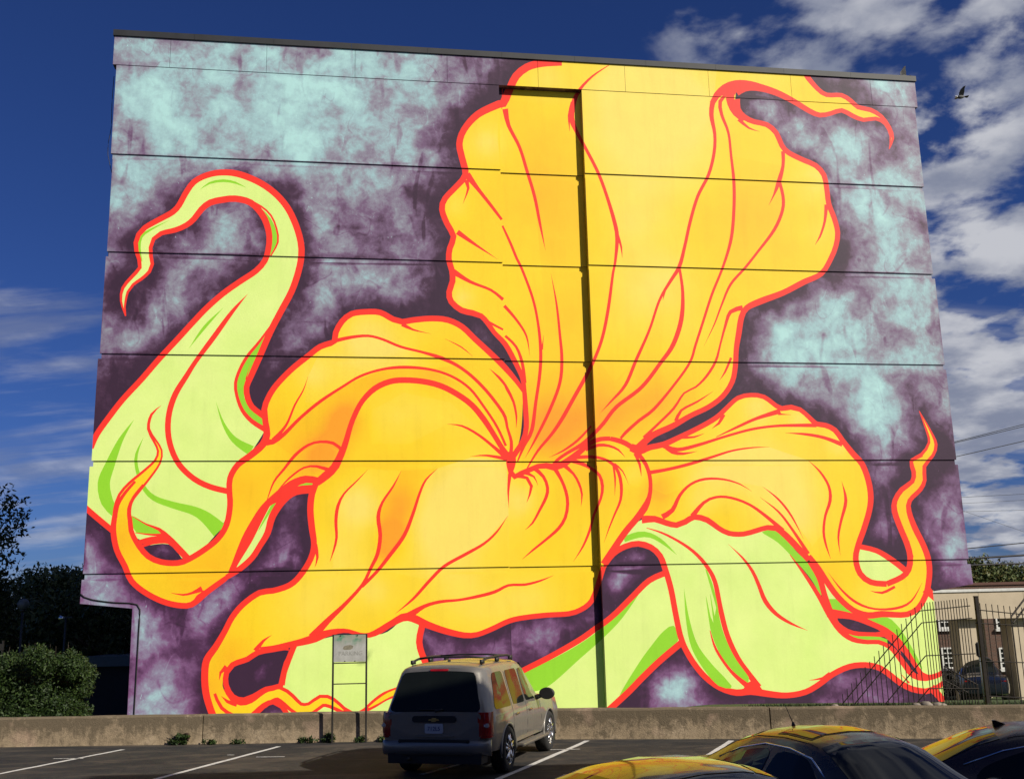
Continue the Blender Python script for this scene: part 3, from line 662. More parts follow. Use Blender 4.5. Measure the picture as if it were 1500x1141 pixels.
bldg = thing('mural_building', 'tall windowless concrete building painted with a giant yellow and lime flower mural', 'building', loc=(0, 0, 0))
def quad(u0, u1, v0, v1, d): return [W(u0, v0, d), W(u1, v0, d), W(u1, v1, d), W(u0, v1, d)]
for k in range(5):
    top = VJ[k] - (BANDH if k > 0 else 0.0); bot = VJ[k+1]
    painted('panel', quad(UL[k], UA, bot, top, 0), bldg, 0.09)
    painted('panel', quad(UA, UF, bot, top, -RD), bldg, 0.06)
    painted('panel', quad(UF, UR[k], bot, top, 0), bldg, 0.09)
    # recessed band under each joint
    j = VJ[k+1]
    painted('joint_band', quad(UL[k]+0.05, UA-0.002, j-BANDH-0.03, j+0.03, -BD), bldg, 0.02)
    painted('joint_band', quad(UA, UF, j-BANDH-0.03, j+0.03, -RD-0.05), bldg)
    painted('joint_band', quad(UF+0.002, UR[k]-0.05, j-BANDH-0.03, j+0.03, -BD), bldg, 0.02)
# lowest panels with the stepped-in foot at both ends
top = VJ[5]-BANDH
ua, va = toline(117,884); ub, vb = toline(194,891); uc = toline(187,1052)[0]
painted('panel', [W(ua, va), W(ub, vb), W((ub+uc)/2, VBOT), W(UA, VBOT), W(UA, top), W(toline(119.5,852)[0], top)], bldg, 0.09)
painted('panel', quad(UA, UF, VBOT, top, -RD), bldg, 0.06)
ud, vd = toline(1425.5,855); ue, ve = toline(1367,866); uf = toline(1383,1026)[0]
painted('panel', [W(UF, VBOT), W(uf, VBOT), W((ue+uf)/2, ve), W(ud, vd), W(toline(1422,829)[0], top), W(UF, top)], bldg, 0.09)
# right cheek of the recess
painted('recess_cheek', [W(UF+0.004, VBOT, -RD-0.05), W(UF+0.004, VBOT, -0.085), W(UF+0.004, VJ[0], -0.085), W(UF+0.004, VJ[0], -RD-0.05)], bldg)
# parapet panels, a little proud, with thin open joints
pj = [0]+[toline(x, 110)[0] for x in (248,390,520,655,788,915,1037,1157,1273)]
pj[0] = toline(166.5,75)[0]; pj.append(toline(1342,140)[0])
for a, b in zip(pj, pj[1:]):
    painted('parapet_panel', quad(a+0.006, b-0.006, VJ[0]+0.004, VTOP, PD), bldg, 0.4)
# plain core behind the facing
m, t, p = new_mat('plain_concrete')
t.links.new(ramp(t, noise_fac(t, 0.8), [(0.3, (0.30, 0.28, 0.25)), (0.7, (0.40, 0.37, 0.33))]), p.inputs['Base Color']); p.inputs['Roughness'].default_value = 0.9
DEPTH = 24.0
def wbox(name, u0, u1, v0, v1, d0, d1, mat, parent):
    bm = bmesh.new()
    c = [W(u, v, d) for d in (d0, d1) for (u, v) in ((u0, v0), (u1, v0), (u1, v1), (u0, v1))]
    vv = [bm.verts.new(q) for q in c]
    for f in ((0,1,2,3),(7,6,5,4),(0,4,5,1),(1,5,6,2),(2,6,7,3),(3,7,4,0)): bm.faces.new([vv[i] for i in f])
    return from_bm(name, bm, mat, parent)
wbox('core_wall', UL[4]+0.08, UR[4]-0.08, VJ[5]-BANDH-0.6, VTOP-0.1, -0.42, -DEPTH, MATS['plain_concrete'], bldg)
wbox('ground_floor_wall', (ub+uc)/2+0.08, uf-0.08, VBOT, VJ[5]-BANDH-0.63, -0.42, -DEPTH, MATS['plain_concrete'], bldg)
capm = simple('charcoal_roof_metal', (0.016, 0.017, 0.020), 0.6, 0.0, 0.35, 1.5)
n_cap = 11
for i in range(n_cap):
    a = pj[0]-0.04+(pj[-1]-pj[0]+0.08)*i/n_cap; b = pj[0]-0.04+(pj[-1]-pj[0]+0.08)*(i+1)/n_cap
    wbox('roof_cap', a+0.003, b-0.003, VTOP+0.002, VTOP+0.24, PD+0.06, -DEPTH if i in (0, n_cap-1) else -0.5, capm, bldg)
blk = simple('black_cable', (0.012, 0.012, 0.013), 0.5)
def wcable(name, pix, d, r):
    bm = bmesh.new(); tube(bm, [W(*toline(x, y, d), d) for x, y in cr(pix, step=8)[:, :2]], r, 6); return from_bm(name, bm, blk, bldg, True)
wcable('conduit', [(117,869),(123,874),(135,878),(165,882),(190,883),(201,885),(205,892),(203,930),(199,1000),(196,1050)], 0.02, 0.022)
bm = bmesh.new(); tube(bm, [W(toline(x, y)[0], toline(x, y)[1], -0.12) for x, y in cr([(166,110),(163,150),(162,185),(158,205),(157,225),(160,240),(163,252)], step=8)], 0.012, 6)
from_bm('hanging_cable', bm, blk, bldg, True)

# ================================================================== GROUND
def wall_y(x):       # line of the low concrete wall (far edge of the car park)
    return 23.25 - 0.075*x - 0.11*max(0.0, x)
def sstep(a, b, x):
    s = min(1, max(0, (x-a)/(b-a))); return s*s*(3-2*s)
def ground_z(x, y):
    s = y - wall_y(max(-60, min(60, x)))
    if s < 0.75: return -0.12
    r = sstep(1.5, 7.0, x)
    z0 = 0.56*r - 0.30*(1-r)
    z = z0 - (0.075 if r > 0.5 else 0.06)*min(s, 36)
    return max(z, -3.2)

m, t, p = new_mat('grass_and_dirt')
c = ramp(t, noise_fac(t, 0.7, 7), [(0.35, (0.030, 0.050, 0.012)), (0.55, (0.055, 0.085, 0.020)), (0.75, (0.11, 0.095, 0.055))])
t.links.new(c, p.inputs['Base Color']); p.inputs['Roughness'].default_value = 0.95
bump(t, p, noise_fac(t, 22, 5), 0.8, 0.05)
m, t, p = new_mat('asphalt')
big = noise_fac(t, 0.45, 8, 0.62); fine = noise_fac(t, 60, 3, 0.6); mid = noise_fac(t, 3.0, 8, 0.7, dist=0.6)
c = ramp(t, tmath(t, 'ADD', tmath(t, 'MULTIPLY', big, 0.6), tmath(t, 'MULTIPLY', mid, 0.4)), [(0.40, (0.008, 0.008, 0.009)), (0.49, (0.017, 0.016, 0.016)), (0.55, (0.032, 0.028, 0.024)), (0.63, (0.072, 0.058, 0.044))])
c = mixcol(t, 0.75, c, ramp(t, fine, [(0.35, (0.2, 0.2, 0.2)), (0.7, (2.0, 1.95, 1.9))]), 'MULTIPLY')
vor = N(t, 'ShaderNodeTexVoronoi', feature='DISTANCE_TO_EDGE'); vor.inputs['Scale'].default_value = 0.55
dn = N(t, 'ShaderNodeMixRGB', blend_type='ADD'); dn.inputs[0].default_value = 0.35
gp = N(t, 'ShaderNodeNewGeometry'); t.links.new(gp.outputs['Position'], dn.inputs[1])
nn = N(t, 'ShaderNodeTexNoise'); nn.inputs['Scale'].default_value = 2.0; nn.inputs['Detail'].default_value = 6; t.links.new(gp.outputs['Position'], nn.inputs[0]); t.links.new(nn.outputs[1], dn.inputs[2])
t.links.new(dn.outputs[0], vor.inputs['Vector'])
crk = ramp(t, vor.outputs[0], [(0.0, (0.25, 0.25, 0.25)), (0.012, (1, 1, 1))])
c = mixcol(t, 0.7, c, crk, 'MULTIPLY')
c = mixcol(t, ramp(t, noise_fac(t, 0.9, 7, 0.65, sc=(0.5, 1.6, 1), dist=0.8), [(0.50, (0, 0, 0)), (0.62, (0.75, 0.75, 0.75))]), c, (0.075, 0.058, 0.043))
t.links.new(c, p.inputs['Base Color']); p.inputs['Roughness'].default_value = 0.88
bump(t, p, tmath(t, 'ADD', fine, tmath(t, 'MULTIPLY', mid, 2)), 0.6, 0.012)

# one sheet reaching the horizon
xs = sorted(set([-900, -500, -250, -120, -80] + list(range(-60, 61, 1)) + [80, 120, 250, 500, 900]))
ys = sorted(set([-300, -100, -40, -10, 5, 14] + [13+0.5*i for i in range(36)] + list(range(30, 81, 2)) + [100, 150, 250, 500, 1200]))
bm = bmesh.new(); gv = [[bm.verts.new((x, y, ground_z(x, y)+(random.uniform(-.02, .02) if y > 23 else 0))) for x in xs] for y in ys]
for j in range(len(ys)-1):
    for i in range(len(xs)-1): bm.faces.new((gv[j][i], gv[j][i+1], gv[j+1][i+1], gv[j+1][i]))
g = from_bm('ground', bm, MATS['grass_and_dirt'], smooth=True); g['kind'] = 'structure'
lot = pyd('parking_lot', [(-45, -26.5, 0), (0, -26.5, 0), (45, -26.5, 0), (45, wall_y(45)+0.12, 0), (0, wall_y(0)+0.12, 0), (-45, wall_y(-45)+0.12, 0)], [(0, 1, 4, 5), (1, 2, 3, 4)], MATS['asphalt']); lot['kind'] = 'structure'

# painted bay lines
m, t, p = new_mat('worn_white_line')
w = noise_fac(t, 7, 8, 0.75); w2 = noise_fac(t, 45, 4, 0.7)
f = tmath(t, 'ADD', tmath(t, 'MULTIPLY', w, 0.6), tmath(t, 'MULTIPLY', w2, 0.4))
t.links.new(ramp(t, f, [(0.36, (0.10, 0.095, 0.09)), (0.46, (0.58, 0.56, 0.53)), (0.8, (0.74, 0.73, 0.70))]), p.inputs['Base Color']); p.inputs['Roughness'].default_value = 0.8
def ground_strip(a, b, w0, w1, n=24, z=0.005):
    a, b = Vector(a), Vector(b); d = (b-a); nrm = Vector((-d.y, d.x, 0)).normalized()
    v, f = [], []
    rnd = random.Random(int(a.x*100))
    for i in range(n+1):
        s = i/n; c = a.lerp(b, s); hw = (w0+(w1-w0)*s)/2
        v += [(c + nrm*(hw+rnd.uniform(-.012, .012))), (c - nrm*(hw+rnd.uniform(-.012, .012)))]
    v = [(q.x, q.y, z) for q in v]
    for i in range(n): f.append((2*i, 2*i+1, 2*i+3, 2*i+2))
    return v, f
def bay_line(pa, pb, name='bay_line', ext=0.0, w=0.11):
    a = at_z(*pa); b = at_z(*pb)
    if ext: a = a - (b-a).normalized()*ext
    o = pyd(name, *ground_strip(a, b, w, w), MATS['worn_white_line']); o['kind'] = 'structure'; return o
bay_line((0,1133),(180,1097.5), ext=4)
bay_line((228,1141),(409,1093), ext=5)
bay_line((640,1128),(700,1112), ext=0.5)
bay_line((760,1128),(861,1084.5), ext=6)
bay_line((1040,1104),(1072,1084.5), ext=6)
for (a, b) in (((375,1108.5),(417,1108)), ((78,1111),(122,1110.5)), ((333,1105.5),(343,1105.5)), ((790,1098),(850,1097))): bay_line(a, b, 'faded_line', w=0.05)

# ================================================================== LOW CONCRETE WALL
m, t, p = new_mat('stained_concrete')
g1 = noise_fac(t, 1.1, 8, 0.65); g2 = noise_fac(t, 6, 8, 0.7, dist=0.5); g3 = noise_fac(t, 40, 4, 0.6); drip = noise_fac(t, 5, 6, 0.7, sc=(1, 1, 0.12))
hz = N(t, 'ShaderNodeSeparateXYZ'); t.links.new(N(t, 'ShaderNodeNewGeometry').outputs['Position'], hz.inputs[0])
c = ramp(t, g1, [(0.3, (0.27, 0.205, 0.130)), (0.5, (0.36, 0.275, 0.175)), (0.7, (0.47, 0.365, 0.245))])
st = tmath(t, 'ADD', tmath(t, 'MULTIPLY', g2, 0.8), tmath(t, 'MULTIPLY', drip, 0.5))
up = N(t, 'ShaderNodeMapRange'); t.links.new(hz.outputs[2], up.inputs[0]); up.inputs[1].default_value = 0.15; up.inputs[2].default_value = 0.5; up.inputs[3].default_value = 0.0; up.inputs[4].default_value = 0.20
st = tmath(t, 'ADD', st, up.outputs[0])
c = mixcol(t, ramp(t, st, [(0.62, (0, 0, 0)), (0.80, (0.9, 0.9, 0.9))]), c, (0.13, 0.10, 0.062))
c = mixcol(t, ramp(t, noise_fac(t, 0.8, 4, 0.5), [(0.58, (0, 0, 0)), (0.64, (0.6, 0.6, 0.6))]), c, (0.46, 0.32, 0.225))
c = mixcol(t, 0.35, c, ramp(t, g3, [(0.3, (0.5, 0.5, 0.5)), (0.7, (1.3, 1.3, 1.3))]), 'MULTIPLY')
t.links.new(c, p.inputs['Base Color']); p.inputs['Roughness'].default_value = 0.92
bump(t, p, tmath(t, 'ADD', g2, g3), 0.55, 0.02)
lw = thing('low_concrete_wall', 'long low stained concrete wall along the far edge of the car park', 'wall')
cuts = [-34.0] + [at_y(x, 1060, wall_y((x-750)/1522*23)).x for x in (-420, 297, 812, 1131)] + [14.5, 34.0]
HW = 0.61
for a, b in zip(cuts, cuts[1:]):
    bm = bmesh.new()
    n = max(4, int((b-a)/0.4)); prof = [(-0.02, -0.15), (0.0, 0.05), (0.012, HW-0.03), (0.035, HW), (0.27, HW+0.004), (0.30, HW-0.03), (0.31, -0.4)]
    rings = []
    for i in range(n+1):
        x = a+0.012+(b-a-0.024)*i/n; y = wall_y(x)
        rings.append([bm.verts.new((x, y+q[0]+random.uniform(-.004, .004), q[1]+(random.uniform(-.009, .006) if q[1] > 0.1 else 0))) for q in prof])
    for r0, r1 in zip(rings, rings[1:]):
        for k in range(len(prof)-1): bm.faces.new((r0[k], r1[k], r1[k+1], r0[k+1]))
    bm.faces.new(rings[0]); bm.faces.new(rings[-1][::-1])
    from_bm('wall_section', bm, MATS['stained_concrete'], lw)
# drain outlet in the wall
rust = simple('rusty_iron', (0.06, 0.035, 0.025), 0.8, 0.4, 0.4, 20)
q = at_y(272, 1083, wall_y(-6.7)); bm = bmesh.new()
for ra, rb, ya, yb in ((0.085, 0.085, -0.06, 0.02), (0.06, 0.06, -0.06, 0.02)):
    pass
ring0 = []
for (r_, y_) in ((0.058, 0.03), (0.058, -0.07), (0.085, -0.07), (0.085, 0.03)):
    ring0.append([bm.verts.new((q.x+math.cos(a*math.pi/8)*r_, wall_y(q.x)+y_, 0.16+math.sin(a*math.pi/8)*r_)) for a in range(16)])
for r0, r1 in zip(ring0, ring0[1:]):
    for k in range(16): bm.faces.new((r0[k], r0[(k+1) % 16], r1[(k+1) % 16], r1[k]))
from_bm('drain_pipe', bm, rust, lw, True)

# ================================================================== FOLIAGE
def leaf_mat(name, a, b, cc):
    m, t, p = new_mat(name)
    oi = N(t, 'ShaderNodeAttribute'); oi.attribute_name = 'leafv'
    t.links.new(ramp(t, oi.outputs['Fac'], [(0.0, a), (0.55, b), (1.0, cc)]), p.inputs['Base Color'])
    p.inputs['Roughness'].default_value = 0.6; p.inputs['Specular IOR Level'].default_value = 0.3
    return m
LEAF_DARK = leaf_mat('dark_leaves', (0.018, 0.030, 0.010), (0.032, 0.050, 0.014), (0.060, 0.080, 0.022))
LEAF_BUSH = leaf_mat('bush_leaves', (0.008, 0.020, 0.004), (0.017, 0.036, 0.006), (0.036, 0.064, 0.011))
LEAF_MIX = leaf_mat('autumn_green_leaves', (0.035, 0.055, 0.014), (0.065, 0.085, 0.022), (0.14, 0.115, 0.035))
BARK = simple('bark', (0.055, 0.042, 0.032), 0.95, 0, 0.4, 14)
def leaves(name, blobs, n, size, mat, parent, seed=1, hollow=0.45, twig=0):
    """n leaf facets spread through a union of ellipsoids (centre, radii)"""
    rs = np.random.RandomState(seed)
    vol = np.array([b[1][0]*b[1][1]*b[1][2] for b in blobs])**0.7; vol = vol/vol.sum()
    k = rs.choice(len(blobs), n, p=vol)
    C = np.array([b[0] for b in blobs], float)[k]; Rr = np.array([b[1] for b in blobs], float)[k]
    d = rs.normal(size=(n, 3)); d /= np.linalg.norm(d, axis=1)[:, None]
    rad = hollow + (1-hollow)*rs.rand(n)**0.6
    # bumpy outline
    rad *= 1 + 0.16*np.sin(d[:, 0]*7+k)*np.sin(d[:, 2]*6+k*2) + 0.10*rs.normal(size=n)*0.6
    P = C + d*Rr*rad[:, None]
    a = rs.normal(size=(n, 3)); a /= np.linalg.norm(a, axis=1)[:, None]
    b = np.cross(a, d+0.6*rs.normal(size=(n, 3))); b /= np.linalg.norm(b, axis=1)[:, None]
    s = size*(0.6+0.8*rs.rand(n))[:, None]
    nn = np.cross(a, b)
    V = np.stack([P-a*s, P+b*s*0.42+nn*s*0.12, P+a*s, P-b*s*0.42+nn*s*0.12], 1).reshape(-1, 3)
    me = bpy.data.meshes.new(name)
    me.vertices.add(4*n); me.loops.add(4*n); me.polygons.add(n)
    me.vertices.foreach_set('co', V.ravel()); me.loops.foreach_set('vertex_index', np.arange(4*n))
    me.polygons.foreach_set('loop_start', np.arange(n)*4); me.polygons.foreach_set('loop_total', np.full(n, 4))
    at = me.attributes.new('leafv', 'FLOAT', 'POINT'); at.data.foreach_set('value', np.repeat(rs.rand(n), 4).astype(np.float32))
    me.update(); me.validate()
    return link(name, me, mat, parent)
def limb(bm, a, b, r0, r1, wob, seed, n=5):
    rnd = random.Random(seed); a, b = Vector(a), Vector(b)
    pts = [a.lerp(b, i/n)+Vector((rnd.uniform(-wob, wob), rnd.uniform(-wob, wob), 0))*(0 if i in (0, n) else 1) for i in range(n+1)]
    tube(bm, pts, [r0+(r1-r0)*i/n for i in range(n+1)], 7)
def tree(label, base, h, crown_r, n, size, mat, seed, group=None, trunk_r=0.22, low=0.3, name='tree'):
    rnd = random.Random(seed)
    t_ = thing(name, label, 'tree', base, 0, group)
    bm = bmesh.new(); blobs = []
    limb(bm, (0, 0, -0.3), (rnd.uniform(-.3, .3), rnd.uniform(-.3, .3), h*0.62), trunk_r, trunk_r*0.4, 0.12, seed)
    for i in range(11):
        a = rnd.uniform(0, 6.28); z = h*(low+(0.92-low)*rnd.random()); rr = crown_r*(0.35+0.55*math.sin(math.pi*min(1, max(0.12, (z/h-low*0.6)/(1.0-low*0.6))))**0.7)
        e = Vector((math.cos(a)*rr*0.75, math.sin(a)*rr*0.75, z))
        limb(bm, (0, 0, max(0.3, z-h*0.22)), e, trunk_r*0.4, 0.03, 0.15, seed*31+i, 4)
        q = crown_r*rnd.uniform(0.38, 0.58)
        blobs.append((e, (q, q, q*rnd.uniform(0.65, 0.9))))
    blobs.append(((0, 0, h*0.8), (crown_r*0.55, crown_r*0.55, h*0.2)))
    from_bm('trunk', bm, BARK, t_, True)
    leaves('crown', blobs, n, size, mat, t_, seed)
    return t_
# trees in the shade behind the left end of the building
LT = 'trees in the shade left of the mural building'
def gb(px, Y): 
    x = at_y(px, 900, Y).x; return (x, Y, ground_z(x, Y))
tree('dense dark tree standing right behind the overhanging left end of the building', gb(150, 62), 8.4, 4.4, 9000, 0.20, LEAF_DARK, 11, LT, 0.3, 0.12)
tree('broad dark tree behind the round globe street lamp', gb(60, 66), 8.6, 5.2, 11000, 0.20, LEAF_DARK, 12, LT, 0.3, 0.10)
tree('dark tree filling the gap behind the small lit post', gb(5, 72), 7.6, 5.0, 9000, 0.20, LEAF_DARK, 13, LT, 0.3, 0.10)
tree('dark tree behind the thin lamp post and the dark low garage', gb(105, 75), 9.0, 4.8, 9000, 0.20, LEAF_DARK, 14, LT, 0.3, 0.10)
tree('low spreading dark tree behind the dark garage roof', gb(180, 80), 8.6, 5.6, 9000, 0.22, LEAF_DARK, 16, LT, 0.3, 0.05)
tree('tall tree with small dark leaves reaching in over the globe lamp', gb(-66, 50), 11.0, 3.3, 12000, 0.13, LEAF_DARK, 15, None, 0.22, 0.25)
# rounded bush behind the low wall
b = gb(62, 29.0); bush = thing('bush', 'rounded clipped green bush behind the left end of the low concrete wall', 'bush', b)
bl = []
rnd = random.Random(5)
for i in range(26):
    x = rnd.uniform(-1.75, 1.2); z = 0.35+rnd.random()**0.8*2.35*(1-0.12*x*x); y = rnd.uniform(-0.7, 0.7)
    bl.append(((x, y, z), (0.42, 0.42, 0.36)))
bl += [((-0.3, 0, 1.2), (1.4, 0.9, 1.25)), ((0.5, 0, 1.0), (0.9, 0.8, 1.0))]
bush.scale = (0.95, 0.95, 0.95)
leaves('foliage', bl, 52000, 0.042, LEAF_BUSH, bush, 21, 0.55)
bm = bmesh.new()
for i in range(9): limb(bm, (rnd.uniform(-.3, .3), rnd.uniform(-.2, .2), -0.1), (rnd.uniform(-1.1, 1.0), rnd.uniform(-.5, .5), rnd.uniform(0.8, 1.6)), 0.03, 0.008, 0.06, 300+i, 4)
for i in range(16):
    x = rnd.uniform(-1.5, 1.0); limb(bm, (x, rnd.uniform(-.4, .4), 1.2), (x+rnd.uniform(-.1, .1), rnd.uniform(-.4, .4), 2.6+rnd.uniform(0, .3)), 0.008, 0.004, 0.02, 400+i, 3)
from_bm('stems', bm, BARK, bush)
# trees beyond the brick building
RT = 'trees beyond the brick building'
tree('green tree above the flat canopy roof, close to the mural wall', gb(1440, 84), 8.6, 2.6, 7000, 0.16, LEAF_MIX, 31, RT, 0.2, 0.4)
tree('leafy tree showing over the flat canopy roof, away from the mural wall', gb(1500, 88), 8.0, 3.6, 8000, 0.17, LEAF_MIX, 32, RT, 0.2, 0.4)
tree('slender tree with thin upright shoots beside the mural wall edge', gb(1418, 80), 8.4, 1.3, 2600, 0.15, LEAF_MIX, 33, RT, 0.14, 0.5)
# weeds at the foot of the wall
def weed(px, n, h, sp, label, seed):
    x = at_y(px, 1085, 23.6).x; w_ = thing('weed', label, 'weed', (x, wall_y(x)-0.05, 0), 0, 'weeds along the foot of the low wall')
    rr = random.Random(seed)
    leaves('leaf_tuft', [((rr.uniform(-sp, sp), rr.uniform(-.1, .02), rr.uniform(.03, h)), (0.09, 0.07, 0.07)) for _ in range(6)], n, 0.035, LEAF_BUSH, w_, seed, 0.1)
    bm = bmesh.new()
    for i in range(6): limb(bm, (rr.uniform(-sp*.4, sp*.4), 0, 0), (rr.uniform(-sp, sp), rr.uniform(-.08, 0), h), 0.006, 0.003, 0.02, seed*9+i, 3)
    from_bm('stalks', bm, BARK, w_)
weed(258, 420, 0.24, 0.20, 'bushy weed growing beside the drain pipe in the wall', 41)
weed(455, 160, 0.10, 0.18, 'low weed at the wall foot a step left of the sign posts', 42)
weed(487, 240, 0.16, 0.16, 'weed tuft around the left post of the faded sign', 43)
weed(533, 120, 0.08, 0.16, 'small weed at the right post of the faded sign', 44)
weed(566, 120, 0.10, 0.12, 'weed at the wall foot beside the rear of the silver car', 45)
weed(305, 120, 0.06, 0.12, 'thin weeds at the wall foot under the wall joint', 46)
weed(350, 100, 0.05, 0.12, 'sparse weeds at the wall foot between joint and sign', 47)
# grass on the bank behind the wall (right)
rs = np.random.RandomState(9); n = 9000
gx = rs.uniform(4.5, 16, n); gy = np.array([wall_y(x) for x in gx])+0.35+rs.rand(n)**1.3*9
gz = np.array([ground_z(x, y) for x, y in zip(gx, gy)]); hh = rs.uniform(.04, .11, n); an = rs.uniform(0, 6.28, n); wd = 0.012
base = np.stack([gx, gy, gz], 1); sx = np.stack([np.cos(an), np.sin(an), 0*an], 1)*wd; tip = base+np.stack([rs.normal(size=n)*.03, rs.normal(size=n)*.03, hh], 1)
V = np.stack([base-sx, base+sx, tip], 1).reshape(-1, 3)
me = bpy.data.meshes.new('grass'); me.vertices.add(3*n); me.loops.add(3*n); me.polygons.add(n)
me.vertices.foreach_set('co', V.ravel()); me.loops.foreach_set('vertex_index', np.arange(3*n)); me.polygons.foreach_set('loop_start', np.arange(n)*3); me.polygons.foreach_set('loop_total', np.full(n, 3))
at = me.attributes.new('leafv', 'FLOAT', 'POINT'); at.data.foreach_set('value', np.repeat(rs.rand(n), 3).astype(np.float32)); me.update()
go = link('grass', me, LEAF_BUSH); go['kind'] = 'stuff'; go['label'] = 'rough grass on the bank behind the low wall'; go['category'] = 'grass'

# ================================================================== CARS
def car_paint(name, c, metal=0.0, rough=0.35, coat=1.0):
    m, t, p = new_mat(name)
    f = noise_fac(t, 3.0, 5, 0.6, 'obj')
    t.links.new(ramp(t, f, [(0.3, tuple(x*0.93 for x in c)), (0.7, c)]), p.inputs['Base Color'])
    p.inputs['Metallic'].default_value = metal; p.inputs['Roughness'].default_value = rough
    p.inputs['Coat Weight'].default_value = coat; p.inputs['Coat Roughness'].default_value = 0.06
    dust = noise_fac(t, 9, 6, 0.7, 'obj')
    t.links.new(ramp(t, dust, [(0.4, (rough*.85,)*3), (0.75, (min(1, rough*1.35),)*3)]), p.inputs['Roughness'])
    return m
SILVER = car_paint('silver_car_paint', (0.215, 0.20, 0.178), 0.45, 0.40, 0.6)
BLACKP = car_paint('black_car_paint', (0.006, 0.006, 0.008), 0.0, 0.25, 0.85)
GREYP = car_paint('dark_grey_car_paint', (0.016, 0.017, 0.020), 0.2, 0.3, 0.38)
MAROON = car_paint('dark_maroon_car_paint', (0.022, 0.005, 0.005), 0.1, 0.3, 0.3)
WHITEP = car_paint('white_car_paint', (0.75, 0.75, 0.74), 0.0, 0.3)
NAVYP = car_paint('navy_car_paint', (0.010, 0.014, 0.030), 0.1, 0.25)
GLASS = simple('dark_car_glass', (0.008, 0.010, 0.009), 0.05, 0, 0.1, 3, 0.0, 0.22)
TRIM = simple('black_car_trim', (0.012, 0.012, 0.012), 0.55, 0, 0.2, 8)
RUBBER = simple('tyre_rubber', (0.014, 0.014, 0.014), 0.85, 0, 0.3, 18)
ALLOY = simple('polished_alloy', (0.75, 0.74, 0.72), 0.18, 1.0, 0.06, 8)
CHROME = simple('chrome', (0.8, 0.8, 0.8), 0.08, 1.0, 0.03, 8)
TAILRED = simple('tail_light_red', (0.30, 0.008, 0.010), 0.12, 0, 0.25, 14, 0.6)
LAMPGLASS = simple('clear_lamp_lens', (0.6, 0.6, 0.6), 0.08, 0.3, 0.1, 10)
PLATEW = simple('plate_white', (0.50, 0.52, 0.55), 0.4, 0, 0.08, 20)
PLATEB = simple('plate_blue', (0.03, 0.045, 0.16), 0.5)
GOLD = simple('gold_emblem', (0.55, 0.42, 0.16), 0.3, 0.8)
DECAL = simple('sign_text_grey', (0.30, 0.30, 0.27), 0.7)

def lerp(a, b, s): return a+(b-a)*s
class Body:
    """car shell lofted through cross-sections; x forward from rear axle, y left, z up"""
    def __init__(s, st): s.st = st          # stations: x, zb, wl, zbelt, wb, ztop, wt, crown, shear(z0,k)
    def ring(s, q):
        x, zb, wl, zbelt, wb, ztop, wt, crown, shz, shk = q
        zt = max(ztop, zbelt+0.03)
        pts = [(0, zb), (wl-.16, zb), (wl-.03, zb+.05), (wl, zb+.20), (wl+.004, lerp(zb, zbelt, .62)), (wb, zbelt-.05), (wb-.012, zbelt),
               (lerp(wb-.015, wt, .5), lerp(zbelt, zt-.10, .5) if zt > zbelt+.2 else lerp(zbelt, zt, .35)),
               (wt, zt-.10 if zt > zbelt+.2 else lerp(zbelt, zt, .6)), (wt-.05, zt-.035 if zt > zbelt+.2 else lerp(zbelt, zt, .8)), (wt-.14, zt), (wt*.5, zt+crown*.7), (0, zt+crown)]
        out = []
        for y, z in pts:
            sh = max(0.0, z-shz)*shk
            out.append((x+sh, y, z))
        return out
    def mesh(s, name, mat, parent, wheels, wr):
        bm = bmesh.new(); rings = []
        for q in s.st:
            h = s.ring(q)
            full = h + [(a, -b, c) for a, b, c in h[::-1][1:-1]]
            rings.append([bm.verts.new(v) for v in full])
        n = len(rings[0])
        for a, b in zip(rings, rings[1:]):
            for k in range(n): bm.faces.new((a[k], a[(k+1) % n], b[(k+1) % n], b[k]))
        bm.faces.new(rings[0]); bm.faces.new(rings[-1][::-1])
        bmesh.ops.recalc_face_normals(bm, faces=bm.faces)
        o = from_bm(name, bm, mat, None, True)
        cutters = []
        for x in wheels:
            bm = bmesh.new()
            bmesh.ops.create_cone(bm, cap_ends=True, segments=36, radius1=wr, radius2=wr, depth=4, matrix=Matrix.Translation((x, 0, 0.36)) @ Matrix.Rotation(R(90), 4, 'X'))
            # keep the middle of the floor: cut only the outer 0.3 m on each side
            co = from_bm('cutter', bm, TRIM); cutters.append(co)
            md = o.modifiers.new('b', 'BOOLEAN'); md.operation = 'DIFFERENCE'; md.object = co; md.solver = 'EXACT'
        dg = bpy.context.evaluated_depsgraph_get(); dg.update()
        me = bpy.data.meshes.new_from_object(o.evaluated_get(dg))
        old = o.data; o.modifiers.clear(); o.data = me; bpy.data.meshes.remove(old)
        for c in cutters:
            d_ = c.data; bpy.data.objects.remove(c); bpy.data.meshes.remove(d_)
        me.name = name
        if len(me.materials) == 0: me.materials.append(mat)
        for i in range(len(me.materials)): me.materials[i] = mat
        me.shade_smooth()
        try: me.set_sharp_from_angle(angle=R(38))
        except Exception: pass
        o.parent = parent
        return o
    def side_y(s, x, z):
        """half width of the shell at (x, z) between belt and roof"""
        best = None
        qs = s.st
        for a, b in zip(qs, qs[1:]):
            if a[0] <= x <= b[0]:
                f = (x-a[0])/(b[0]-a[0]); q = [lerp(i, j, f) for i, j in zip(a, b)]
                h = s.ring((x,)+tuple(q[1:8])+(99, 0)); best = h; break
        if best is None: best = s.ring(qs[len(qs)//2])
        for (x0, y0, z0), (x1, y1, z1) in zip(best[1:11], best[2:11]):
            if z0 <= z <= z1: return lerp(y0, y1, (z-z0)/max(z1-z0, 1e-6))
        return best[8][1]
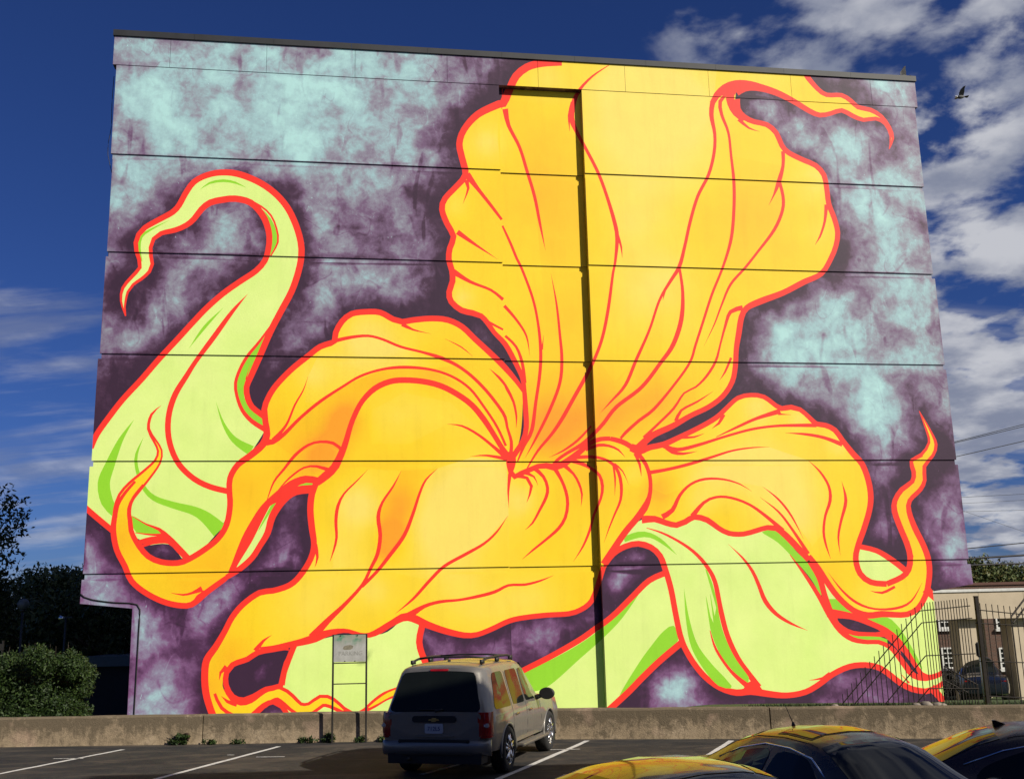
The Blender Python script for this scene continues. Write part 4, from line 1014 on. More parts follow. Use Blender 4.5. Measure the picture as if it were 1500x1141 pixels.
def side_panel(name, body, outline, side, mat, parent, off=0.006, thick=0.012, n=8):
    """pane lying on the shell's side: outline in (x, z)"""
    P = cr(outline, True, 0.05)
    bm = bmesh.new()
    zc = sum(p[1] for p in P)/len(P); xc = sum(p[0] for p in P)/len(P)
    def V(x, z, o): return bm.verts.new((x, side*(body.side_y(x, z)+o), z))
    outer = [V(x, z, off) for x, z in P]; inner = [V(x, z, off-thick) for x, z in P]
    mids = [V(lerp(xc, x, .5), lerp(zc, z, .5), off) for x, z in P]; c = V(xc, zc, off)
    k = len(P)
    for i in range(k):
        j = (i+1) % k
        bm.faces.new((outer[i], outer[j], mids[j], mids[i])); bm.faces.new((mids[i], mids[j], c)); bm.faces.new((outer[i], inner[i], inner[j], outer[j]))
    return from_bm(name, bm, mat, parent, False)
def wheel(parent, x, y, r, w, side):
    wl_ = bpy.data.objects.new('wheel', None); COL.objects.link(wl_); wl_.parent = parent; wl_.location = (x, y, r)
    bm = bmesh.new(); n = 36
    prof = [(r*.66, w*.5), (r*.80, w*.52), (r*.93, w*.48), (r, w*.33), (r, -w*.33), (r*.93, -w*.48), (r*.66, -w*.5)]
    rings = [[bm.verts.new((math.cos(2*math.pi*k/n)*a, b, math.sin(2*math.pi*k/n)*a)) for k in range(n)] for a, b in prof]
    for i in range(len(prof)):
        a, b = rings[i], rings[(i+1) % len(prof)]
        for k in range(n): bm.faces.new((a[k], a[(k+1) % n], b[(k+1) % n], b[k]))
    from_bm('tyre', bm, RUBBER, wl_, True)
    bm = bmesh.new()
    yo = side*w*.46
    for (ra, rb, ya, yb) in ((r*.665, r*.60, yo, yo-side*.02),):
        r0 = [bm.verts.new((math.cos(2*math.pi*k/n)*ra, ya, math.sin(2*math.pi*k/n)*ra)) for k in range(n)]
        r1 = [bm.verts.new((math.cos(2*math.pi*k/n)*rb, yb, math.sin(2*math.pi*k/n)*rb)) for k in range(n)]
        r2 = [bm.verts.new((math.cos(2*math.pi*k/n)*rb*.97, -yo, math.sin(2*math.pi*k/n)*rb*.97)) for k in range(n)]
        for k in range(n):
            bm.faces.new((r0[k], r0[(k+1) % n], r1[(k+1) % n], r1[k])); bm.faces.new((r1[k], r1[(k+1) % n], r2[(k+1) % n], r2[k]))
    for i in range(5):
        a = i*2*math.pi/5+0.3
        for da in (-.17, .17):
            p0 = Vector((math.cos(a)*r*.1, yo-side*.005, math.sin(a)*r*.1)); p1 = Vector((math.cos(a+da)*r*.62, yo-side*.012, math.sin(a+da)*r*.62))
            tube(bm, [p0, p1], [0.035, 0.026], 6)
    tube(bm, [(0, yo-side*.05, 0), (0, yo+side*.012, 0)], r*.17, 14)
    from_bm('rim', bm, ALLOY, wl_, True)
    bm = bmesh.new(); tube(bm, [(0, yo-side*.09, 0), (0, yo-side*.07, 0)], r*.56, 28); from_bm('brake_disc', bm, TRIM, wl_, True)
    return wl_
def text_mesh(name, s, size, mat, parent, loc, rot, align='CENTER', ext=0.002):
    cu = bpy.data.curves.new(name, 'FONT'); cu.body = s; cu.size = size; cu.align_x = align; cu.align_y = 'CENTER'; cu.extrude = ext
    o = bpy.data.objects.new(name, cu); COL.objects.link(o)
    dg = bpy.context.evaluated_depsgraph_get(); me = bpy.data.meshes.new_from_object(o.evaluated_get(dg))
    bpy.data.objects.remove(o); bpy.data.curves.remove(cu)
    q = link(name, me, mat, parent); q.location = loc; q.rotation_euler = rot; return q

# ---------------------------------------------------------------- silver sport utility vehicle
def make_suv(label, loc, rz, scale=1.0):
    t_ = thing('sport_utility_vehicle', label, 'car', loc, rz); t_.scale = (scale,)*3
    K = 0.40; Z0 = 1.10
    #      x     zb   wl    zbelt wb    ztop  wt    crown  shz shk
    st = [(-1.14, .52, .80, 1.02, .78, 1.83, .60, .025, Z0, K),
          (-1.10, .46, .93, 1.04, .91, 1.855, .70, .030, Z0, K),
          (-1.02, .42, .985, 1.05, .965, 1.865, .755, .035, Z0, K*.92),
          (-.70, .40, 1.0, 1.06, .985, 1.885, .775, .045, Z0, K*.55),
          (-.20, .40, 1.0, 1.06, .99, 1.895, .785, .05, 99, 0),
          (.70, .40, 1.0, 1.06, .99, 1.895, .785, .05, 99, 0),
          (1.45, .40, 1.0, 1.06, .985, 1.875, .775, .045, 99, 0),
          (1.75, .40, 1.0, 1.06, .98, 1.815, .755, .04, 99, 0),
          (2.45, .40, 1.0, 1.07, .975, 1.22, .80, .03, 99, 0),
          (2.60, .40, 1.0, 1.07, .97, 1.14, .82, .03, 99, 0),
          (3.20, .40, .99, 1.05, .95, 1.11, .80, .03, 99, 0),
          (3.80, .42, .96, 1.00, .92, 1.05, .76, .02, 99, 0),
          (3.93, .46, .90, .92, .86, .96, .70, .02, 99, 0),
          (3.98, .55, .82, .80, .78, .84, .6, .01, 99, 0)]
    B = Body(st)
    body = B.mesh('body', SILVER, t_, (0.0, 2.95), 0.47)
    def rear_pt(y, z, o=0.0):      # point on the rear face
        return (-1.14-o+max(0, z-Z0)*K, y, z)
    def rear_plate(name, outl, mat, parent, o=0.012, bulge=0.0, thick=0.03):
        bm = bmesh.new(); P = cr(outl, True, 0.05); k = len(P)
        a = [bm.verts.new(rear_pt(y, z, o)) for y, z in P]; b = [bm.verts.new(rear_pt(y, z, o-thick)) for y, z in P]
        bm.faces.new(a)
        for i in range(k): bm.faces.new((a[i], b[i], b[(i+1) % k], a[(i+1) % k]))
        return from_bm(name, bm, mat, parent)
    def rr(y0, y1, z0, z1, r=.03): return [(y0+r, z0), (y1-r, z0), (y1, z0+r), (y1, z1-r), (y1-r, z1), (y0+r, z1), (y0, z1-r), (y0, z0+r)]
    gate = rear_plate('tailgate', [(-.80, .66), (-.4, .64), (0, .64), (.4, .64), (.80, .66), (.83, .9), (.82, 1.10), (.5, 1.125), (0, 1.13), (-.5, 1.125), (-.82, 1.10), (-.83, .9)], SILVER, t_, 0.016)
    rear_plate('rear_window', [(-.80, 1.15), (-.4, 1.14), (0, 1.14), (.4, 1.14), (.80, 1.15), (.76, 1.40), (.685, 1.70), (.64, 1.765), (.3, 1.79), (0, 1.795), (-.3, 1.79), (-.64, 1.765), (-.685, 1.70), (-.76, 1.40)], GLASS, t_, 0.022)
    rear_plate('brake_light', rr(-.17, .17, 1.798, 1.83, .012), TAILRED, t_, 0.03)
    bm = bmesh.new(); tube(bm, [rear_pt(-.02, 1.135, .04), rear_pt(-.10, 1.16, .045), rear_pt(-.16, 1.165, .045)], .018, 6); tube(bm, [rear_pt(-.10, 1.16, .045), rear_pt(.28, 1.175, .05)], .008, 6)
    from_bm('rear_wiper', bm, TRIM, t_, True)
    gar = rear_plate('plate_garnish', rr(-.40, .40, .955, 1.06, .03), TRIM, gate, 0.034)
    # bow-tie badge
    bm = bmesh.new()
    em = [(-.095, .985), (-.035, .985), (-.045, .968), (.035, .968), (.045, .985), (.105, .985), (.085, 1.012), (.038, 1.012), (.046, 1.03), (-.03, 1.03), (-.04, 1.012), (-.085, 1.012)]
    a = [bm.verts.new(rear_pt(-y, z, .046)) for y, z in em]; b = [bm.verts.new(rear_pt(-y, z, .03)) for y, z in em]
    bm.faces.new(a)
    for i in range(len(em)): bm.faces.new((a[i], b[i], b[(i+1) % len(em)], a[(i+1) % len(em)]))
    from_bm('badge', bm, GOLD, gate)
    pl = rear_plate('number_plate', rr(-.165, .165, .775, .935, .015), PLATEW, gate, 0.036)
    text_mesh('plate_digits', '712L5', .095, PLATEB, gate, (-1.14-.040, 0, .85), (R(90), 0, R(-90)), ext=.002)
    rear_plate('plate_recess_lip', rr(-.36, .36, .715, .745, .012), SILVER, gate, 0.045)
    # bumper
    bm = bmesh.new()
    prof = [(-1.10, .40), (-1.20, .42), (-1.235, .50), (-1.235, .60), (-1.20, .66), (-1.08, .67)]
    ys = [-.99, -.93, -.80, -.5, 0, .5, .80, .93, .99]; rings = []
    for y in ys:
        k = max(0, abs(y)-.55); dx = k*k*0.75
        rings.append([bm.verts.new((x+dx if i not in (0, 5) else x+dx*.6, y, z)) for i, (x, z) in enumerate(prof)])
    for a, b in zip(rings, rings[1:]):
        for k in range(len(prof)-1): bm.faces.new((a[k], a[k+1], b[k+1], b[k]))
        bm.faces.new((a[0], b[0], b[-1], a[-1]))
    bm.faces.new(rings[0]); bm.faces.new(rings[-1][::-1])
    bp = from_bm('rear_bumper', bm, SILVER, t_, True)
    bm = bmesh.new(); box(bm, (-1.14, 0, .645), (.16, 1.3, .06)); bevel_all(bm, .015); from_bm('bumper_step', bm, TRIM, bp)
    bm = bmesh.new(); box(bm, (-1.0, 0, .36), (.35, 1.7, .16)); from_bm('rear_valance', bm, TRIM, bp)
    bm = bmesh.new(); tube(bm, [(-1.26, .45, .36), (-.9, .45, .36)], .03, 10); from_bm('exhaust_pipe', bm, TRIM, t_, True)
    for s_ in (-1, 1):
        # wrap-round tail light
        bm = bmesh.new()
        rows = [(.70, .0), (.80, .01), (1.0, .01), (1.12, 0.0)]
        grid = []
        for z, e in rows:
            sh = max(0, z-Z0)*K
            grid.append([bm.verts.new(v) for v in ((-1.155+sh, s_*.79, z), (-1.150+sh-e, s_*.90, z), (-1.105+sh-e, s_*(.965+e), z), (-1.02+sh, s_*(1.0+e), z), (-.93+sh, s_*1.004, z))])
        for a, b in zip(grid, grid[1:]):
            for k in range(4): bm.faces.new((a[k], a[k+1], b[k+1], b[k]))
        tl = from_bm('tail_light', bm, TAILRED, t_, True)
        bm = bmesh.new(); box(bm, (-1.135, s_*.935, .905), (.05, .10, .07)); bevel_all(bm, .015); from_bm('reverse_lamp', bm, LAMPGLASS, tl)
        # side windows
        side_panel('quarter_window', B, [(-.62, 1.13), (-.1, 1.12), (.27, 1.12), (.29, 1.16), (.24, 1.5), (.20, 1.70), (.15, 1.735), (-.2, 1.735), (-.36, 1.72), (-.42, 1.67), (-.56, 1.35), (-.66, 1.18)], s_, GLASS, t_)
        d1 = side_panel('rear_door_window', B, [(.47, 1.13), (.8, 1.12), (1.17, 1.12), (1.20, 1.16), (1.18, 1.5), (1.14, 1.70), (1.09, 1.735), (.6, 1.735), (.45, 1.73), (.41, 1.69), (.42, 1.4), (.45, 1.17)], s_, GLASS, t_)
        side_panel('front_door_window', B, [(1.34, 1.13), (1.7, 1.12), (2.08, 1.12), (2.12, 1.16), (1.98, 1.40), (1.77, 1.65), (1.68, 1.70), (1.5, 1.725), (1.34, 1.72), (1.30, 1.67), (1.30, 1.4), (1.31, 1.17)], s_, GLASS, t_)
        # door seams (dark shut lines) and handles
        for xs_ in (.34, 1.26, 2.28):
            bm = bmesh.new()
            pts = [(xs_, s_*(B.side_y(xs_, z)+.0015), z) for z in (0.55, .75, .95, 1.05, 1.2, 1.4, 1.6, 1.72) if not (xs_ > 2 and z > 1.06)]
            tube(bm, pts, .005, 5); from_bm('door_seam', bm, TRIM, t_)
        for xh in (.50, 1.42):
            bm = bmesh.new(); box(bm, (xh+.06, s_*1.018, .955), (.20, .03, .035)); bevel_all(bm, .012); from_bm('door_handle', bm, CHROME, t_)
        bm = bmesh.new(); box(bm, (1.48, s_*1.05, .40), (1.95, .17, .055)); bevel_all(bm, .02); from_bm('running_board', bm, SILVER, t_)
        # wheel-arch lips
        for xw in (0.0, 2.95):
            bm = bmesh.new()
            tube(bm, [(xw+math.cos(a)*.475, s_*.992, .36+math.sin(a)*.475) for a in np.linspace(R(-8), R(188), 22)], .022, 6); from_bm('arch_lip', bm, SILVER, t_, True)
            wheel(t_, xw, s_*.88, .395, .27, s_)
        # mirror
        bm = bmesh.new(); bmesh.ops.create_icosphere(bm, subdivisions=3, radius=1, matrix=Matrix.Translation((2.02, s_*1.20, 1.20)) @ Matrix.Diagonal((.10, .16, .115, 1)))
        for v in bm.verts:
            if v.co.x < 1.985: v.co.x = 1.985
        mi = from_bm('side_mirror', bm, TRIM, t_, True)
        bm = bmesh.new(); tube(bm, [(2.04, s_*.96, 1.12), (2.03, s_*1.08, 1.16)], [.05, .04], 8); from_bm('mirror_arm', bm, TRIM, mi, True)
        # roof rail with its feet
        bm = bmesh.new(); yr = .66
        tube(bm, [(-.50, s_*yr, 1.90), (-.42, s_*yr, 1.945), (-.2, s_*yr, 1.975), (.5, s_*yr, 1.99), (1.1, s_*yr, 1.98), (1.32, s_*yr, 1.95), (1.40, s_*yr, 1.89)], .022, 8)
        for xf in (-.45, .45, 1.33): box(bm, (xf, s_*yr, 1.93), (.14, .05, .07))
        from_bm('roof_rail', bm, TRIM, t_, True)
    for xc in (-.15, .95):
        bm = bmesh.new(); tube(bm, [(xc, -.66, 1.985), (xc, -.3, 2.005), (xc, .3, 2.005), (xc, .66, 1.985)], .017, 8); from_bm('roof_crossbar', bm, TRIM, t_, True)
    # windscreen, lamps and underside
    bm = bmesh.new(); vv = [bm.verts.new(v) for v in ((2.47, -.78, 1.215), (2.47, .78, 1.215), (1.80, .70, 1.81), (1.80, -.70, 1.81))]; bm.faces.new(vv); from_bm('windscreen', bm, GLASS, t_)
    bm = bmesh.new(); box(bm, (1.45, 0, .42), (4.4, 1.35, .22)); from_bm('underbody', bm, TRIM, t_)
    for s_ in (-1, 1):
        bm = bmesh.new(); box(bm, (3.86, s_*.72, .86), (.22, .34, .16)); bevel_all(bm, .04); from_bm('headlight', bm, LAMPGLASS, t_)
    bm = bmesh.new(); tube(bm, [(-.35, .0, 1.93), (-.36, 0, 1.955)], .03, 8); from_bm('antenna_puck', bm, TRIM, t_)
    return t_
rw = at_z(743, 1130)
TH = R(16.0); SC = 0.95
hd = Vector((math.sin(TH), math.cos(TH), 0)); rt = Vector((math.cos(TH), -math.sin(TH), 0))
ax = rw - rt*0.95*SC
suv = make_suv('silver sport utility vehicle with roof rails parked nose-in at the low wall', (ax.x, ax.y, 0), math.pi/2-TH, SC)

# ---------------------------------------------------------------- sedans
def make_sedan(label, loc, rz, paint, scale=1.0, sunroof=False, whip=False, fin=False, group=None, name='sedan', chrome=True, tall=0.0, cat='car'):
    t_ = thing(name, label, cat, loc, rz, group); t_.scale = (scale,)*3
    T = tall
    st = [(-1.00, .40, .72, .86, .70, .93, .50, .01, 99, 0),
          (-.96, .32, .84, .92, .82, .99, .60, .015, 99, 0),
          (-.80, .26, .90, .95, .87, 1.02, .66, .02, 99, 0),
          (-.40, .24, .91, .96, .885, 1.05, .67, .025, 99, 0),
          (-.22, .24, .91, .965, .885, 1.09, .665, .03, 99, 0),
          (.05, .24, .91, .965, .885, 1.21+T*.6, .62, .035, 99, 0),
          (.35, .24, .91, .965, .885, 1.33+T*.9, .585, .045, 99, 0),
          (.70, .24, .91, .965, .885, 1.415+T, .565, .05, 99, 0),
          (1.15, .24, .91, .96, .885, 1.44+T, .56, .05, 99, 0),
          (1.55, .24, .91, .955, .885, 1.42+T, .565, .05, 99, 0),
          (1.85, .24, .91, .95, .885, 1.355+T*.9, .585, .045, 99, 0),
          (2.25, .24, .91, .945, .885, 1.17+T*.5, .64, .035, 99, 0),
          (2.62, .24, .91, .935, .88, 1.005, .70, .03, 99, 0),
          (2.80, .24, .91, .92, .88, .965, .70, .03, 99, 0),
          (3.30, .24, .89, .86, .85, .91, .66, .03, 99, 0),
          (3.58, .30, .82, .76, .78, .82, .58, .02, 99, 0),
          (3.68, .38, .72, .62, .68, .68, .48, .01, 99, 0)]
    B = Body(st)
    bo = B.mesh('body', paint, t_, (0.0, 2.72), 0.37)
    bvh = BVHTree.FromPolygons([v.co.copy() for v in bo.data.vertices], [tuple(q.vertices) for q in bo.data.polygons])
    def onto(p_, d_, off=.006):
        d_ = Vector(d_).normalized(); h_ = bvh.ray_cast(Vector(p_)+d_*.6, -d_)
        return (h_[0]+d_*off) if h_[0] is not None else Vector(p_)
    def sheet(name, rows, d_, mat, off=.006, nr=9, nc=13):
        xs_ = np.linspace(0, len(rows)-1, nr); R_ = np.array([r_[:3] for r_ in rows], float); bm = bmesh.new(); g_ = []
        for q in xs_:
            x_, z_, w_ = [np.interp(q, range(len(rows)), R_[:, k_]) for k_ in range(3)]
            g_.append([bm.verts.new(onto((x_, y_, z_), d_, off)) for y_ in np.linspace(-w_, w_, nc)])
        for a_, b_ in zip(g_, g_[1:]):
            for k_ in range(nc-1): bm.faces.new((a_[k_], a_[k_+1], b_[k_+1], b_[k_]))
        return from_bm(name, bm, mat, t_, True)
    Hr = 1.44+T
    for s_ in (-1, 1):
        side_panel('rear_door_window', B, [(.42, 1.0), (.8, .995), (1.10, .99), (1.12, 1.03), (1.11, 1.2+T*.5), (1.08, Hr-.14), (1.0, Hr-.12), (.8, Hr-.145), (.6, Hr-.20), (.35, 1.14+T*.5), (.28, 1.04)], s_, GLASS, t_)
        side_panel('front_door_window', B, [(1.22, .99), (1.6, .985), (2.14, .98), (2.18, 1.0), (2.0, 1.10+T*.3), (1.75, Hr-.20), (1.58, Hr-.135), (1.3, Hr-.12), (1.21, Hr-.14), (1.18, 1.2), (1.19, 1.03)], s_, GLASS, t_)
        bm = bmesh.new(); tube(bm, [(x, s_*(B.side_y(x, .975)+.006), .975-.012*x) for x in np.linspace(.15, 2.35, 14)], .010, 5); from_bm('beltline_trim', bm, CHROME if chrome else TRIM, t_, True)
        bm = bmesh.new(); tube(bm, [(.2, s_*(B.side_y(.2, 1.16)+.002), 1.16+T*.5), (.55, s_*(B.side_y(.55, Hr-.16)+.004), Hr-.16), (.95, s_*(B.side_y(.95, Hr-.085)+.006), Hr-.085), (1.35, s_*(B.side_y(1.35, Hr-.085)+.006), Hr-.09), (1.7, s_*(B.side_y(1.7, Hr-.14)+.004), Hr-.14), (2.2, s_*(B.side_y(2.2, 1.06)+.002), 1.06+T*.3)], .009, 5); from_bm('roof_drip_trim', bm, CHROME if chrome else TRIM, t_, True)
        for xs_ in (.28, 1.16, 2.22):
            bm = bmesh.new(); tube(bm, [(xs_, s_*(B.side_y(xs_, z)+.0015), z) for z in (.35, .55, .75, .90, .96)], .005, 5); from_bm('door_seam', bm, TRIM, t_)
        for xh in (.42, 1.32):
            bm = bmesh.new(); box(bm, (xh, s_*.915, .80), (.18, .03, .03)); bevel_all(bm, .012); from_bm('door_handle', bm, paint, t_)
        bm = bmesh.new(); bmesh.ops.create_icosphere(bm, subdivisions=2, radius=1, matrix=Matrix.Translation((2.12, s_*1.02, 1.02)) @ Matrix.Diagonal((.09, .12, .07, 1))); tube(bm, [(2.14, s_*.86, .97), (2.12, s_*.96, 1.0)], .03, 6)
        from_bm('side_mirror', bm, paint, t_, True)
        bm = bmesh.new(); box(bm, (-.93, s_*.68, .82), (.14, .30, .13)); bevel_all(bm, .04); from_bm('tail_light', bm, TAILRED, t_)
        bm = bmesh.new(); box(bm, (3.52, s_*.62, .68), (.26, .30, .12)); bevel_all(bm, .04); from_bm('headlight', bm, LAMPGLASS, t_)
        for xw in (0.0, 2.72): wheel(t_, xw, s_*.80, .325, .21, s_)
    sheet('rear_window', [(-.20, 1.098, .58), (.05, 1.216+T*.6, .54), (.35, 1.336+T*.9, .49), (.55, 1.386+T, .46)], (-.55, 0, .85), GLASS)
    sheet('windscreen', [(2.58, 1.018, .62), (2.25, 1.176+T*.5, .56), (1.85, 1.360+T*.9, .49), (1.70, 1.392+T, .46)], (.55, 0, .85), GLASS)
    for yw in (-.30, .25):
        bm = bmesh.new(); tube(bm, [onto((2.60, yw, 1.0), (.5, 0, .85), .02), onto((2.42, yw+.30, 1.09), (.5, 0, .85), .02)], .009, 5); from_bm('wiper', bm, TRIM, t_)
    if sunroof:
        sheet('sunroof_seal', [(.96, Hr, .42), (1.50, Hr, .42)], (0, 0, 1), TRIM, .004)
        sheet('sunroof', [(.99, Hr, .39), (1.47, Hr, .39)], (0, 0, 1), GLASS, .008)
    for sy in (-1, 1):
        bm = bmesh.new(); tube(bm, [onto((x_, sy*.47, Hr), (0, 0, 1), .001) for x_ in np.linspace(.62, 1.66, 12)], .006, 5); from_bm('roof_seam', bm, TRIM, t_)
    bm = bmesh.new(); tube(bm, [onto((2.72, y_, 1.0), (0, 0, 1), .001) for y_ in np.linspace(-.72, .72, 15)], .006, 5); from_bm('bonnet_seam', bm, TRIM, t_)
    if whip:
        bm = bmesh.new(); tube(bm, [(.62, 0, Hr), (.61, 0, Hr+.05)], [.025, .010], 8); tube(bm, [(.61, 0, Hr+.04), (.50, 0, Hr+.20)], [.005, .003], 6); from_bm('antenna', bm, TRIM, t_, True)
    if fin:
        bm = bmesh.new(); prism(bm, [(.58, 0, Hr-.04), (.76, 0, Hr+.0), (.68, 0, Hr+.025), (.60, 0, Hr+.055), (.575, 0, Hr+.055)], (0, -.016, 0), (0, .016, 0)); from_bm('fin_antenna', bm, paint, t_)
    bm = bmesh.new(); box(bm, (1.35, 0, .27), (4.2, 1.2, .14)); from_bm('underbody', bm, TRIM, t_)
    return t_
def put_sedan(roof_px, roof_py, heading_deg, hr=1.49, sc=1.0):
    """place a sedan so that the top of its roof shows at a pixel"""
    q = at_z(roof_px, roof_py, hr*sc)
    h = R(heading_deg); f = Vector((math.sin(h), math.cos(h), 0))
    o = q - f*1.15*sc
    return (o.x, o.y, 0), math.pi/2-h
l, r = put_sedan(968, 1110, 58); make_sedan('glossy black sedan with chrome window trim, parked behind the silver utility vehicle', l, r, BLACKP, group=None)
l, r = put_sedan(1210, 1064, 160); make_sedan('black sedan with a sunroof and a short whip antenna on its roof', l, r, GREYP, sunroof=True, whip=True)
l, r = put_sedan(1548, 1055, 105); make_sedan('dark maroon sedan with a fin antenna on its roof', l, r, MAROON, fin=True)
# cars under and beyond the canopy
x, y = at_y(1392, 990, 54).x, 54.0; make_sedan('white sedan parked under the beige canopy', (x-1.0, y, ground_z(x, y)), R(20), WHITEP, chrome=False)
x, y = at_y(1466, 990, 50).x, 50.0; make_sedan('large dark navy car between the canopy piers', (x-.9, y, ground_z(x, y)), R(75), NAVYP, 1.12, tall=.25, chrome=False)

# ================================================================== FADED SIGN
STEEL = simple('dark_painted_steel', (0.030, 0.026, 0.022), 0.6, 0.3, 0.35, 10)
m, t, p = new_mat('faded_sign_face')
geo = N(t, 'ShaderNodeTexCoord'); sp = N(t, 'ShaderNodeSeparateXYZ'); t.links.new(geo.outputs['Object'], sp.inputs[0])
nz = noise_fac(t, 5.0, 6, 0.65, 'obj'); st = noise_fac(t, 14, 5, 0.7, 'obj', (1, 1, 0.18))
gtop = N(t, 'ShaderNodeMapRange'); t.links.new(tmath(t, 'ADD', sp.outputs[2], tmath(t, 'MULTIPLY', tmath(t, 'SUBTRACT', st, 0.5), 0.35)), gtop.inputs[0]); gtop.inputs[1].default_value = 0.03; gtop.inputs[2].default_value = 0.23
c = ramp(t, nz, [(0.3, (0.36, 0.36, 0.33)), (0.7, (0.50, 0.50, 0.47))])
c = mixcol(t, tmath(t, 'MULTIPLY', gtop.outputs[0], 0.55), c, (0.22, 0.27, 0.16))
c = mixcol(t, tmath(t, 'MULTIPLY', gtop.outputs[0], ramp(t, noise_fac(t, 4.2, 3, 0.5, 'obj', (1, 1, 1.6)), [(0.47, (0, 0, 0)), (0.60, (0.8, 0.8, 0.8))])), c, (0.06, 0.26, 0.15))
t.links.new(c, p.inputs['Base Color']); p.inputs['Roughness'].default_value = 0.55
YS = wall_y(-3.1)-0.12
pl_, pr_ = at_y(487.5, 1000, YS), at_y(536.5, 1000, YS)
zt = at_y(512, 928.5, YS).z; zs = at_y(512, 970, YS).z; zm = at_y(512, 1001, YS).z
sg = thing('sign', 'weathered white and green PARKING sign on two thin dark posts', 'sign', ((pl_.x+pr_.x)/2, YS, 0))
hw = (pr_.x-pl_.x)/2
for s_ in (-1, 1):
    bm = bmesh.new(); box(bm, (s_*hw, 0, zt/2-0.02), (.038, .038, zt+0.04)); bevel_all(bm, .004, 1); from_bm('post', bm, STEEL, sg)
for z in (zm, zs-.01, zt-.01):
    bm = bmesh.new(); box(bm, (0, -0.002, z), (2*hw-.038, .025, .022)); from_bm('cross_bar', bm, STEEL, sg)
bm = bmesh.new(); box(bm, (0, 0, 0), (2*hw-.03, .012, zt-zs-.03)); bevel_all(bm, .003, 1)
fc = from_bm('sign_face', bm, MATS['faded_sign_face'], sg); fc.location = (0, -.024, (zt+zs)/2)
text_mesh('faded_lettering', 'PARKING', .125, DECAL, fc, (0.02, -.0075, -.11), (R(90), 0, 0), ext=.0008)
STAIN = simple('sign_peeled_patch', (0.23, 0.21, 0.15), 0.7, 0, 0.3, 30)
bm = bmesh.new(); P = cr([(-.10, .02), (-.03, .045), (.06, .05), (.11, .03), (.10, -.02), (.05, -.045), (-.05, -.05), (-.12, -.03)], True, .03)
bm.faces.new([bm.verts.new((x-.03, -.0072, z+.02)) for x, z in P]); from_bm('peeled_patch', bm, STAIN, fc)
for (x, z) in ((-.20, .5), (.17, .5), (-.10, -.5), (.12, -.5)):
    bm = bmesh.new(); tube(bm, [(x, -.004, z*(zt-zs-.06)), (x, -.018, z*(zt-zs-.06))], .012, 8); from_bm('bolt', bm, STEEL, fc)

# ================================================================== IRON FENCE
IRON = simple('rusty_black_iron', (0.020, 0.015, 0.012), 0.7, 0.4, 0.4, 12)
YF = 25.0
fn = thing('iron_fence', 'dark iron picket fence with a sloping end in front of the mural', 'fence')
def picket(px, top, bot, r=.010):
    a = at_y(px, top, YF); zb = ground_z(a.x, YF)-0.1
    bm = bmesh.new(); tube(bm, [(a.x, YF, zb), (a.x, YF, a.z)], r, 5); from_bm('picket', bm, IRON, fn)
for i in range(18): picket(1227.5+6.62*i, 1024-7.9*i, 0)
for i in range(17): picket(1349.5+4.15*i, 883-0.45*i, 0)
for i in range(14): picket(1435+8.75*i, 883+0.9*i, 0)
def rail(a, b, r=.013, dy=-.02):
    bm = bmesh.new(); tube(bm, [at_y(*a, YF+dy), at_y(*b, YF+dy)], r, 6); from_bm('rail', bm, IRON, fn)
for a, b, c_ in (((1232,1033),(1347,894.5),(1421,887)), ((1250,1033),(1350,912),(1424,905)), ((1295,1033),(1356,960),(1429,957)), ((1340,1033),(1361,1008),(1434,1008))):
    rail(a, b); rail(b, c_)
for a, b in (((1428,892.5),(1560,906)), ((1428,912),(1560,920)), ((1432,968),(1560,972)), ((1440,1019),(1560,1024))): rail(a, b)
a = at_y(1429, 874, YF); bm = bmesh.new(); box(bm, (a.x, YF-.01, (a.z-.2)/2), (.085, .085, a.z+.2)); box(bm, (a.x, YF-.01, a.z+.01), (.10, .10, .025)); bevel_all(bm, .006, 1); from_bm('post', bm, IRON, fn)
# sloping handrail of the steps at the far end
hr_ = thing('handrail', 'pair of sloping dark handrails rising away beside the fence', 'railing')
for a, b in (((1481,903),(1515,858)), ((1484,912),(1520,866))):
    bm = bmesh.new(); tube(bm, [at_y(*a, 26.2), at_y(*b, 26.8)], .022, 6); from_bm('rail', bm, IRON, hr_)
for a in ((1481,903), (1511,863)):
    q = at_y(*a, 26.2); bm = bmesh.new(); tube(bm, [(q.x, q.y, ground_z(q.x, q.y)-.1), q], .02, 6); from_bm('upright', bm, IRON, hr_)
# stones at the fence foot
STONE = simple('grey_brown_stone', (0.20, 0.17, 0.14), 0.9, 0, 0.4, 9)
for i, (px, s_) in enumerate(((1222, .10), (1342, .11), (1356, .14), (1364, .10), (1372, .12), (1380, .10))):
    Yq = 23.2 if i else 23.6
    q = at_y(px, 1030, Yq); z = ground_z(q.x, Yq)
    bm = bmesh.new(); bmesh.ops.create_icosphere(bm, subdivisions=2, radius=s_)
    rr_ = random.Random(i)
    for v in bm.verts: v.co *= rr_.uniform(.8, 1.15); v.co.z *= .7
    o = from_bm('stone', bm, STONE, None, True); o.location = (q.x, Yq, z+s_*.35)
    tag(o, ['small dark stone alone at the low end of the fence', 'pale stone at the left of the little stone heap under the fence', 'biggest stone of the little heap under the fence', 'small stone in the middle of the heap under the fence', 'rounded stone in the heap under the fence beside the wall corner', 'last stone of the heap, below the mural corner'][i], 'stone', 'stones at the fence foot')

